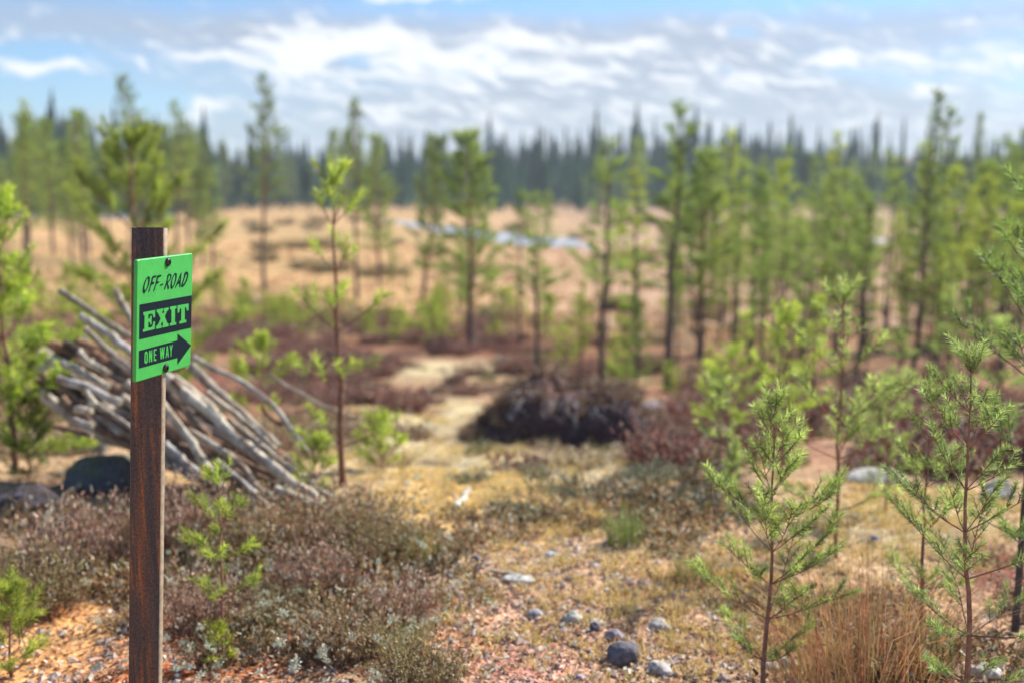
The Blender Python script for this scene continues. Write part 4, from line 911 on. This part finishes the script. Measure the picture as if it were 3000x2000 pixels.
def stones():
    L = [(1830, 1915, 58, 44, (.15, .14, .16), None, 'dark grey stone on the sandy path, largest one there'), (1800, 1862, 32, 24, (.33, .28, .32), None, 'mauve stone touching the back of the dark path stone'),
         (1675, 1812, 34, 24, (.48, .46, .40), None, 'round white stone left of the dark path stone'), (1568, 1798, 30, 20, (.40, .38, .38), None, 'flat bluish stone farther left on the path'),
         (1745, 1828, 26, 18, (.50, .42, .33), None, 'cream stone between the white stone and the dark one'), (1740, 1838, 16, 20, (.10, .09, .13), None, 'small nearly black stone beside the cream stone'),
         (1935, 1838, 36, 22, (.50, .46, .42), None, 'pale stone up the path right of the dark one'), (2260, 1955, 40, 26, (.50, .46, .40), None, 'white stone at the foot of the slim young pine'), (2310, 1948, 36, 22, (.46, .42, .36), None, 'second white stone right of the slim young pine foot'),
         (2890, 1965, 50, 24, (.58, .55, .50), None, 'flat pale stone by the sharp young pine foot'), (1520, 1700, 48, 10, (.50, .48, .45), None, 'long flat pale stone across the upper path'), (1610, 1625, 24, 12, (.46, .47, .48), None, 'grey stone on the upper path near the moss'),
         (1390, 1640, 16, 14, (.25, .25, .28), None, 'small slate grey stone left on the upper path'), (2580, 1400, 85, 34, (.50, .47, .42), (.36, .36, .22), 'pale lichen covered boulder behind the blurred young pine'),
         (1910, 1196, 42, 24, (.42, .38, .38), None, 'pale stone at the right end of the root mound'), (2930, 1440, 55, 40, (.38, .35, .33), None, 'grey boulder near the right edge behind the pines'),
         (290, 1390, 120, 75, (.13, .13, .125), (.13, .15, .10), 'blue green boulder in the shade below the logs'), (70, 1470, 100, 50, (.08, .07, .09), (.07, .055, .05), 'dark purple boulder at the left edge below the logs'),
         (255, 1045, 70, 62, (.13, .145, .16), None, 'rounded slate coloured rock behind the left of the log pile'), (2075, 1470, 55, 18, (.50, .50, .44), (.45, .48, .36), 'whitish lichen rock left behind the slim young pine'),
         (1700, 1985, 20, 14, (.45, .36, .42), None, 'small pinkish stone at the bottom of the path'), (1935, 1960, 48, 22, (.48, .45, .42), None, 'pale stone at the bottom edge of the path'), (2560, 1580, 16, 14, (.24, .26, .36), None, 'small blue stone on the pale moss')]
    for i, (px, py, rx, ry, col, moss, lab) in enumerate(L):
        q = ground_at(px, py + ry * .6) if px != 255 else None
        if q is None:
            q = at(px, py, 6.9); q.z = float(ground(q.x, q.y)); sx = rx / F * 6.9; sz = (at(px, py - ry, 6.9).z - q.z) / 2; q.z += sz * .9
            g = stone_geo(20 + i, sx, sx * .9, sz * 1.1, col, moss)
        else:
            sx = rx / F * q.y; sz = ry / F * q.y; g = stone_geo(20 + i, sx, sx * .8, sz, col, moss); q.z += sz * .30; q.y += sx * .3
        o = obj('boulder' if rx > 60 else 'stone', g, M_STONE, smooth=True, loc=q); o.rotation_euler = (0, 0, 0)
        tag(o, lab, 'boulder' if rx > 60 else 'stone', 'stones on the heath')
stones()

def heather_geo(rng, R, H, n, stem=(.20, .13, .10), leafs=((.46, .28, .15), (.34, .19, .10), (.30, .24, .09), (.66, .48, .32), (.17, .10, .06), (.24, .22, .08)), pale=.07, lw=.004, ll=.010, lean=.6):
    g = Geo()
    a = rng.random(n) * 6.28; rr = R * .5 * rng.random(n) ** .6
    p0 = np.stack([np.cos(a) * rr, np.sin(a) * rr, np.full(n, -.02)], 1)
    d = np.stack([np.cos(a) * rng.random(n) * lean, np.sin(a) * rng.random(n) * lean, np.ones(n)], 1) + rng.normal(0, .18, (n, 3)); d /= np.linalg.norm(d, axis=1)[:, None]
    L = H * (.40 + .85 * rng.random(n) ** 1.4); p1 = p0 + d * L[:, None]
    s = np.cross(d, rng.normal(0, 1, (n, 3))); s /= np.linalg.norm(s, axis=1)[:, None]; w = lw * .38
    v = np.stack([p0 - s * w, p0 + s * w, p1], 1).reshape(-1, 3); g.add(v, np.arange(3 * n).reshape(-1, 3), np.repeat(np.array(stem)[None] * (.7 + .7 * rng.random((n, 1))), 3, 0))
    k = 9; idx = np.repeat(np.arange(n), k); m = len(idx); t = .35 + .65 * rng.random(m)
    q = p0[idx] + (p1 - p0)[idx] * t[:, None] + rng.normal(0, ll * .5, (m, 3)); dd = d[idx] + rng.normal(0, .7, (m, 3)); dd /= np.linalg.norm(dd, axis=1)[:, None]
    s = np.cross(dd, rng.normal(0, 1, (m, 3))); s /= np.linalg.norm(s, axis=1)[:, None]; l = ll * (.6 + .8 * rng.random(m))[:, None]
    v = np.stack([q - s * lw * .5, q + s * lw * .5, q + dd * l + s * lw * .3, q + dd * l - s * lw * .3], 1).reshape(-1, 3)
    pal = np.array(leafs)[rng.integers(0, len(leafs), m)] * (.65 + .7 * rng.random((m, 1))); pl = rng.random(m) < pale; pal[pl] = np.array((.60, .58, .44)) * (.8 + .3 * rng.random((pl.sum(), 1)))
    g.add(v, np.arange(4 * m).reshape(-1, 4), np.repeat(pal, 4, 0)); return g
def tuft_geo(rng, R, H, n, cols, w=.003, lean=.8):
    g = Geo(); a = rng.random(n) * 6.28; r = R * .35 * rng.random(n) ** .5; p0 = np.stack([np.cos(a) * r, np.sin(a) * r, np.full(n, -.01)], 1)
    o = rng.random(n) * lean; a = a + rng.normal(0, .5, n); L = H * (.5 + .6 * rng.random(n)); d1 = np.stack([np.cos(a) * o * .5, np.sin(a) * o * .5, np.ones(n)], 1); d2 = np.stack([np.cos(a) * o * 1.4, np.sin(a) * o * 1.4, np.ones(n) * .75], 1)
    for d in (d1, d2): d /= np.linalg.norm(d, axis=1)[:, None]
    p1 = p0 + d1 * (L * .5)[:, None]; p2 = p1 + d2 * (L * .5)[:, None]; s = np.stack([-np.sin(a * 3.3), np.cos(a * 3.3), 0 * a], 1)
    c = np.array(cols)[rng.integers(0, len(cols), n)] * (.7 + .6 * rng.random((n, 1)))
    v = np.stack([p0 - s * w * .5, p0 + s * w * .5, p1 + s * w * .4, p1 - s * w * .4], 1).reshape(-1, 3); g.add(v, np.arange(4 * n).reshape(-1, 4), np.repeat(c, 4, 0))
    v = np.stack([p1 - s * w * .4, p1 + s * w * .4, p2], 1).reshape(-1, 3); g.add(v, np.arange(3 * n).reshape(-1, 3), np.repeat(c * 1.15, 3, 0)); return g


# root mound: upturned stump with roots hanging down
def root_mound():
    rng = np.random.default_rng(77); b = ground_at(1625, 1290); cx, cy = b.x, b.y + .2
    root = empty('root_mound', (cx, cy, b.z)); tag(root, 'dark upturned mound of peat with pale hanging roots below the slim leaning pine', 'root mound')
    g = Geo(); nx, ny = 110, 50; X, Y = np.meshgrid(np.linspace(-.75, 1.15, nx), np.linspace(-.45, .5, ny))
    env = np.clip(1.15 - (np.abs((X - .15) / .88)) ** 2.4, 0, 1) * np.clip(1.1 - np.abs(Y / .42) ** 3, 0, 1)
    hgt = .31 * np.exp(-((X + .12) / .36) ** 2) + .17 * np.exp(-((X - .50) / .30) ** 2) + .09
    Z = env ** .5 * hgt * (.35 + 1.1 * fbm(X * 4, Y * 4 + 3, 61, 5)) * 1.1 - .05
    gz = ground(X + cx, Y + cy) - b.z; Z = Z + gz - .03
    Yo = Y - .10 * fbm(X * 7, Z * 9 + 2, 62, 4) * env
    cc = np.array((.085, .058, .055)) * (.6 + 1.2 * fbm(X * 9, Y * 9, 63))[..., None]; m = np.clip((fbm(X * 5, Y * 5, 64) - .48) * 6, 0, 1)[..., None] * (Y > -.15)[..., None]; cc = cc * (1 - m) + np.array((.24, .14, .12)) * m
    ii = np.arange(ny - 1)[:, None] * nx; jj = np.arange(nx - 1)[None]; g.add(np.stack([X, Yo, Z], -1).reshape(-1, 3), np.stack([ii + jj, ii + jj + 1, ii + nx + jj + 1, ii + nx + jj], -1).reshape(-1, 4), cc.reshape(-1, 3))
    obj('peat', g, M_GROUNDV, root, smooth=True)
    def top(x, y): return float(Z[int(np.clip((y + .45) / .95 * (ny - 1), 0, ny - 1)), int(np.clip((x + .75) / 1.9 * (nx - 1), 0, nx - 1))])
    g = Geo()
    for i in range(70):
        x = rng.normal(-.02, .26) if i < 50 else rng.uniform(-.5, .95); y = -.30 + .12 * rng.random(); P = curve_pts((x, y, top(x, y + .12) + .02), (rng.normal(0, .4), -.5, -.5), .08 + .20 * rng.random(), 6, up=-.7, jit=.3, rng=rng)
        g = Geo(); tube(g, P, np.linspace(.009, .002, 7) * (.3 + rng.random()), 5, np.array([(.40, .36, .36), (.22, .17, .16), (.5, .46, .42), (.14, .10, .09)][rng.integers(4)])); obj('root', g, M_LOG, root, smooth=True)
    g = Geo(); hp = [heather_geo(rng, .14, .10, 40, stem=(.12, .08, .06), leafs=((.28, .16, .12), (.20, .12, .10), (.34, .27, .16), (.12, .08, .07)), lw=.009, ll=.018, lean=1.3) for _ in range(3)]
    for i in range(110):
        x = rng.uniform(-.62, 1.05); y = rng.uniform(-.3, .35); g.merge(hp[i % 3], (x, y, top(x, y) - .01), .5 + .7 * rng.random(), rng.random() * 6)
    obj('scrub', g, M_DRY, root)
root_mound()

# ------------------------------------------------------------------ ground cover
def cover():
    rng = np.random.default_rng(21)
    # heather bushes of the left foreground
    H1 = [heather_geo(rng, .30, .24, 330, ll=.015, lw=.0075, pale=.06, leafs=((.58, .38, .28), (.42, .24, .17), (.68, .50, .40), (.20, .11, .08), (.30, .17, .11))),
          heather_geo(rng, .30, .24, 330, ll=.014, lw=.007, pale=.10, leafs=((.36, .27, .12), (.26, .22, .09), (.46, .34, .20), (.16, .10, .06), (.30, .30, .12))),
          heather_geo(rng, .30, .26, 300, ll=.016, lw=.008, pale=.14, leafs=((.46, .28, .15), (.34, .19, .10), (.66, .48, .32), (.17, .10, .06), (.24, .22, .08)))]
    BU = [(230, 1640, 1.25, 'largest dry heather bush, left of the sign post under the boulders'), (120, 1720, .9, 'brown heather bush at the left edge of the photo'), (330, 1560, 1.0, 'heather bush close behind the sign post on the left'),
          (560, 1560, 1.0, 'heather bush right of the post below the logs'), (700, 1640, 1.15, 'wide brown heather bush in the middle of the left foreground'), (820, 1560, 1.0, 'heather bush at the foot of the log pile'),
          (930, 1700, .95, 'heather bush behind the bleached bent stick'), (1100, 1600, .95, 'heather bush beside the start of the yellow moss'), (1030, 1520, .9, 'heather bush under the tall blurred sapling'),
          (600, 1790, .65, 'dark heather clump right of the post low down'), (800, 1790, .75, 'lichen dotted heather clump near the bottom'), (1010, 1870, .7, 'heather clump left of the curved pale stick'),
          (1180, 1790, .8, 'heather clump at the left side of the path'), (1230, 1960, .7, 'small heather clump next to the pink sand')]
    me = [h.mesh('heather_bush') for h in H1]
    for i, (px, py, s, lab) in enumerate(BU):
        q = ground_at(px, py + 60); o = obj('heather_bush', me[i % 3], M_DRY, loc=(q.x, q.y, q.z)); k = s * (.8 + .2 * (i % 2)); o.scale = (k * .9, k * .9, k * (1.0 + .25 * (i % 3 == 0))); o.rotation_euler = (0, 0, i * 1.3)
        tag(o, lab, 'heather', 'dry heather bushes of the left foreground')
    # scattered low heather and twigs as one ground cover
    def scatter(n, ylo, yhi, dens):
        out = []
        while len(out) < n:
            m = 4 * n; py = rng.uniform(ylo, yhi, m); px = rng.uniform(-120, 3120, m); w = dens(px, py); k = rng.random(m) < w
            out += list(zip(px[k], py[k]))
        return out[:n]
    def fastground(pts):
        # flat first guess for each pixel, then a few relaxation steps onto the terrain
        P = np.array(pts); a = (P[:, 0] - 1500) / F; b = -(P[:, 1] - 1000) / F; ry = math.cos(PITCH) + b * math.sin(PITCH); rz = -math.sin(PITCH) + b * math.cos(PITCH)
        ys = np.geomspace(1.2, 70, 260)[None]; k = ys / ry[:, None]; z = CAM_Z + rz[:, None] * k; below = z < base_h(ys); i = np.argmax(below, 1); Y = ys[0][i]
        Y = Y * (1 + rng.normal(0, .01, len(Y))); X = a * Y / ry; return np.stack([X, Y, ground(X, Y)], 1)
    def blob(px, py, L):
        s = 0
        for (cx, cy, rx, ry, a) in L: s = s + a * np.exp(-(((px - cx) / rx) ** 2 + ((py - cy) / ry) ** 2))
        return np.clip(s, 0, 1)
    lowh = [heather_geo(rng, .16, .11, 50, ll=.014, lw=.0075, lean=1.1, pale=.2) for _ in range(4)]
    G = Geo()
    P = fastground(scatter(170, 1430, 2250, lambda x, y: blob(x, y, [(650, 1670, 420, 130, 1), (900, 1900, 250, 60, .35), (150, 1640, 220, 100, .8), (1100, 1850, 180, 130, .3), (2700, 1900, 450, 200, .25), (1950, 1560, 260, 90, .6)])))
    for p in P: G.merge(lowh[rng.integers(4)], p, .7 + .7 * rng.random(), rng.random() * 6.28, tint=(1, 1, 1) if rng.random() < .7 else (.6, .62, .6))
    tag(obj('heather', G, M_DRY), 'low brown heather and twigs covering the foreground soil', 'heather', None, 'stuff')
    # burgundy heather of the middle distance
    bh = [heather_geo(rng, .34, .20, 110, stem=(.10, .05, .05), leafs=((.27, .10, .08), (.20, .08, .07), (.38, .19, .15), (.14, .09, .08), (.42, .30, .24)), pale=.06, lw=.013, ll=.028, lean=1.0) for _ in range(4)]
    G = Geo()
    P = fastground(scatter(420, 925, 1430, lambda x, y: blob(x, y, [(1300, 1160, 160, 60, .16), (900, 985, 560, 36, 1), (960, 1120, 170, 60, .8), (1500, 1020, 300, 22, .4), (150, 980, 300, 70, .9), (2230, 1205, 200, 60, .9), (1990, 1375, 150, 20, .5), (2600, 1200, 450, 70, .6), (1700, 1110, 260, 14, .4), (2900, 1330, 250, 80, .6)])))
    for p in P: G.merge(bh[rng.integers(4)], p, (.6 + .6 * rng.random()) * (1 + .02 * p[1]), rng.random() * 6.28)
    tag(obj('heather', G, M_DRY), 'burgundy heather patches across the middle slope', 'heather', None, 'stuff')
    mixh = [heather_geo(rng, .26, .12, 60, stem=(.14, .10, .07), leafs=lf, pale=.12, lw=.010, ll=.022, lean=1.1) for lf in (((.30, .20, .13), (.20, .13, .09), (.42, .32, .20)), ((.26, .26, .11), (.34, .32, .14), (.18, .16, .08)), ((.56, .46, .26), (.46, .34, .20), (.62, .56, .38)), ((.22, .10, .08), (.30, .16, .12), (.14, .09, .08)))]
    G = Geo()
    P = fastground(scatter(800, 905, 1400, lambda x, y: (.15 + .85 * (vnoise(x * .011, y * .03, 12) > .5)) * (1 - .93 * blob(x, y, [(1330, 1210, 260, 95, 1), (1350, 1400, 330, 70, 1), (1500, 1330, 250, 40, .9)]))))
    for p in P: G.merge(mixh[rng.integers(4)], p, (.35 + .75 * rng.random()) * (1 + .02 * p[1]), rng.random() * 6.28)
    tag(obj('undergrowth', G, M_DRY), 'mixed low brown and straw coloured undergrowth over the middle slope', 'undergrowth', None, 'stuff')
    # olive grey crowberry patch right of the path
    oh = [heather_geo(rng, .20, .09, 80, stem=(.12, .11, .07), leafs=((.13, .15, .07), (.20, .21, .12), (.10, .11, .07), (.36, .38, .30)), pale=.12, lw=.006, ll=.014, lean=.8) for _ in range(3)]
    G = Geo()
    P = fastground(scatter(40, 1400, 1720, lambda x, y: blob(x, y, [(1900, 1500, 330, 75, 1), (2050, 1580, 200, 60, .9), (1850, 1620, 160, 60, .8), (1650, 1430, 200, 40, .7), (2200, 1640, 200, 40, .6), (1050, 1460, 120, 50, .3)])))
    for p in P: G.merge(oh[rng.integers(3)], p, .4 + .8 * rng.random(), rng.random() * 6.28)
    tag(obj('crowberry', G, M_DRY), 'olive and grey green low crowberry patch right of the path', 'ground cover', None, 'stuff')
    # moss and short grass
    mg = [tuft_geo(rng, .10, .045, 50, ((.66, .50, .18), (.74, .56, .26), (.50, .44, .15), (.76, .64, .40)), w=.004, lean=1.3) for _ in range(4)]
    G = Geo()
    P = fastground(scatter(1500, 1150, 2200, lambda x, y: blob(x, y, [(1400, 1450, 300, 90, 1), (1650, 1550, 330, 60, .6), (1250, 1210, 220, 80, .8), (1000, 1260, 140, 100, .8), (2650, 1540, 320, 120, .8), (1700, 1780, 450, 160, .3), (2200, 1800, 300, 120, .4), (1480, 1330, 220, 40, .8)])))
    for p in P: G.merge(mg[rng.integers(4)], p, (.6 + .7 * rng.random()) * (1 + .05 * max(0, p[1] - 5)), rng.random() * 6.28)
    tag(obj('grass', G, M_DRY), 'short yellow moss and dry grass beside the path', 'grass', None, 'stuff')
    # lichen cushions
    n = 60; v0 = rng.normal(0, 1, (n, 3)); v0[:, 2] = np.abs(v0[:, 2]) * .7; v0 /= np.linalg.norm(v0, axis=1)[:, None]; v0 *= (.55 + .5 * rng.random((n, 1))) * .022
    e = rng.normal(0, .006, (n, 2, 3)); LC = Geo(); LC.add(np.stack([v0, v0 + e[:, 0], v0 + e[:, 1]], 1).reshape(-1, 3), np.arange(3 * n).reshape(-1, 3), np.repeat(np.array((.60, .64, .52)) * (.75 + .4 * rng.random((n, 1))), 3, 0))
    G = Geo()
    P = fastground(scatter(700, 1380, 2230, lambda x, y: blob(x, y, [(750, 1750, 420, 260, .9), (250, 1560, 250, 120, .6), (1150, 1800, 220, 180, .8), (1850, 1480, 250, 60, .8), (1250, 1500, 200, 60, .4), (2400, 1500, 300, 120, .2)])))
    for p in P: G.merge(LC, p + np.array([0, 0, .01 + .10 * rng.random() * (p[0] < -.2)]), .25 + .6 * rng.random() ** 2, rng.random() * 6.28)
    tag(obj('lichen', G, M_DRY), 'pale mint reindeer lichen dotted through the heather', 'lichen', None, 'stuff')
    # litter: leaves, bark flakes
    n = 36000; pts = scatter(n, 1330, 2300, lambda x, y: .45 + .5 * blob(x, y, [(700, 1750, 700, 400, 1), (1600, 1850, 500, 200, .7)])); P = fastground(pts)
    sz = rng.uniform(.003, .011, n)[:, None]; a = rng.random(n) * 6.28; t = np.stack([np.cos(a), np.sin(a), rng.normal(0, .35, n)], 1); b2 = np.stack([-np.sin(a), np.cos(a), rng.normal(0, .35, n)], 1)
    P[:, 2] += .003 + rng.random(n) * .012; ar = rng.uniform(.25, .8, n)[:, None]
    v = np.stack([P - t * sz, P + b2 * sz * ar, P + t * sz, P - b2 * sz * ar], 1).reshape(-1, 3)
    pal = np.array([(.42, .24, .14), (.30, .15, .09), (.60, .50, .38), (.20, .12, .09), (.52, .36, .22), (.66, .60, .50), (.35, .12, .07), (.24, .19, .12)]); c = pal[rng.integers(0, len(pal), n)] * (.7 + .6 * rng.random((n, 1)))
    G = Geo(); G.add(v, np.arange(4 * n).reshape(-1, 4), np.repeat(c, 4, 0)); tag(obj('leaf_litter', G, M_DRY), 'brown and straw coloured leaf litter and bark flakes on the soil', 'litter', None, 'stuff')
    # gravel
    n = 4200; P = fastground(scatter(n, 1480, 2280, lambda x, y: .06 + blob(x, y, [(1650, 1850, 420, 200, 1), (1450, 1700, 260, 120, .8), (2350, 1950, 500, 100, .4), (300, 1950, 500, 80, .4), (1350, 1600, 200, 60, .5)])))
    o = np.array([(1, 0, 0), (-1, 0, 0), (0, 1, 0), (0, -1, 0), (0, 0, 1), (0, 0, -1)], float); of = np.array([(0, 2, 4), (2, 1, 4), (1, 3, 4), (3, 0, 4), (2, 0, 5), (1, 2, 5), (3, 1, 5), (0, 3, 5)])
    s = (.0035 + .016 * rng.random(n) ** 4)[:, None, None]; v = o[None] * s * np.stack([.8 + .5 * rng.random(n), .8 + .5 * rng.random(n), .5 + .3 * rng.random(n)], 1)[:, None] + rng.normal(0, .12, (n, 6, 3)) * s
    a = rng.random(n) * 6.28; ca, sa = np.cos(a)[:, None], np.sin(a)[:, None]; v = np.stack([v[..., 0] * ca - v[..., 1] * sa, v[..., 0] * sa + v[..., 1] * ca, v[..., 2]], -1) + P[:, None] + np.array([0, 0, .003])
    pal = np.array([(.56, .42, .34), (.46, .36, .32), (.62, .55, .46), (.52, .30, .22), (.32, .26, .25)]); c = pal[rng.integers(0, 5, n)] * (.75 + .4 * rng.random((n, 1)))
    G = Geo(); G.add(v.reshape(-1, 3), (of[None] + np.arange(n)[:, None, None] * 6).reshape(-1, 3), np.repeat(c, 6, 0)); tag(obj('gravel', G, M_GRAVEL), 'small mixed gravel strewn over the sandy path', 'gravel', None, 'stuff')
    # bog sedge, far flat
    sg = [tuft_geo(rng, .7, .22, 26, ((.62, .42, .25), (.56, .37, .22), (.52, .37, .22)), w=.05, lean=1.2) for _ in range(3)]
    G = Geo()
    for i in range(2600):
        Y = 30 + 75 * rng.random() ** 1.3; x = rng.uniform(-.52, .52) * Y; G.merge(sg[rng.integers(3)], (x, Y, float(base_h(Y)) + 0), .6 + .9 * rng.random(), rng.random() * 6)
    bs = [heather_geo(rng, 1.0, .35, 60, stem=(.14, .11, .07), leafs=((.38, .34, .15), (.42, .28, .16), (.32, .26, .13), (.48, .38, .20)), lw=.07, ll=.14, lean=1.2) for _ in range(3)]
    for i in range(230):
        Y = 38 + 190 * rng.random() ** 1.2; x = rng.uniform(-.52, .52) * Y
        if fbm(x * .05, Y * .03, 91) < .5: continue
        G.merge(bs[i % 3], (x, Y, float(base_h(Y))), (.5 + .9 * rng.random()) * (1 + Y * .006), rng.random() * 6)
    tag(obj('sedge', G, M_DRY), 'tan dry sedge tussocks over the bog', 'sedge', None, 'stuff')
    # individual grass tufts
    for (px, py, R, H, n, cols, lab) in ((2540, 2010, .55, .50, 460, ((.62, .30, .15), (.70, .46, .26), (.50, .18, .10), (.56, .46, .18)), 'tall orange brown dry grass tuft between the right hand saplings'),
                                         (2380, 2030, .34, .34, 200, ((.48, .22, .13), (.58, .38, .22), (.40, .38, .16)), 'smaller reddish grass tuft left of the tall dry one'),
                                         (1235, 1640, .22, .13, 200, ((.28, .30, .08), (.45, .40, .16)), 'green grass tuft at the left side of the upper path'),
                                         (1830, 1590, .18, .18, 180, ((.20, .27, .08), (.32, .36, .12)), 'green tuft in the olive patch right of the path'),
                                         (2030, 1700, .18, .12, 160, ((.24, .25, .10), (.40, .36, .16)), 'low olive tuft below the olive patch'),
                                         (1180, 1930, .2, .16, 200, ((.30, .30, .10), (.46, .38, .2)), 'greenish tuft by the curved pale stick'),
                                         (1590, 1880, .07, .045, 90, ((.34, .30, .08), (.42, .36, .12)), 'small olive moss tuft on the path')):
        q = ground_at(px, py) if py < 2005 else Vector((at(px, py, 3.05).x, 3.05, float(ground(at(px, py, 3.05).x, 3.05))))
        o = obj('grass_tuft', tuft_geo(rng, R, H, n, cols, w=.0023 if py > 2005 else .0028, lean=1.25 if py > 2005 else .8), M_DRY, loc=q); tag(o, lab, 'grass tuft')
cover()

def haze():
    import bmesh
    bm = bmesh.new(); bmesh.ops.create_cube(bm, size=1); me = bpy.data.meshes.new('haze'); 
    for v in bm.verts: v.co = (v.co.x * 5400, 1 if False else (v.co.y + .5) * 1590 - 16, (v.co.z + .5) * 62 - 8)
    bm.to_mesh(me); bm.free()
    m = bpy.data.materials.new('haze_air'); m.use_nodes = True; t = m.node_tree; t.nodes.clear()
    v = N(t, 'ShaderNodeVolumePrincipled'); v.inputs['Color'].default_value = (.80, .90, 1, 1); v.inputs['Density'].default_value = HAZE; v.inputs['Anisotropy'].default_value = .2
    o = N(t, 'ShaderNodeOutputMaterial'); t.links.new(v.outputs[0], o.inputs['Volume'])
    tag(obj('haze', me, m), 'thin blue haze over the bog and forest', None, None, 'stuff')
HAZE = 0.00042
haze()
print('script done')
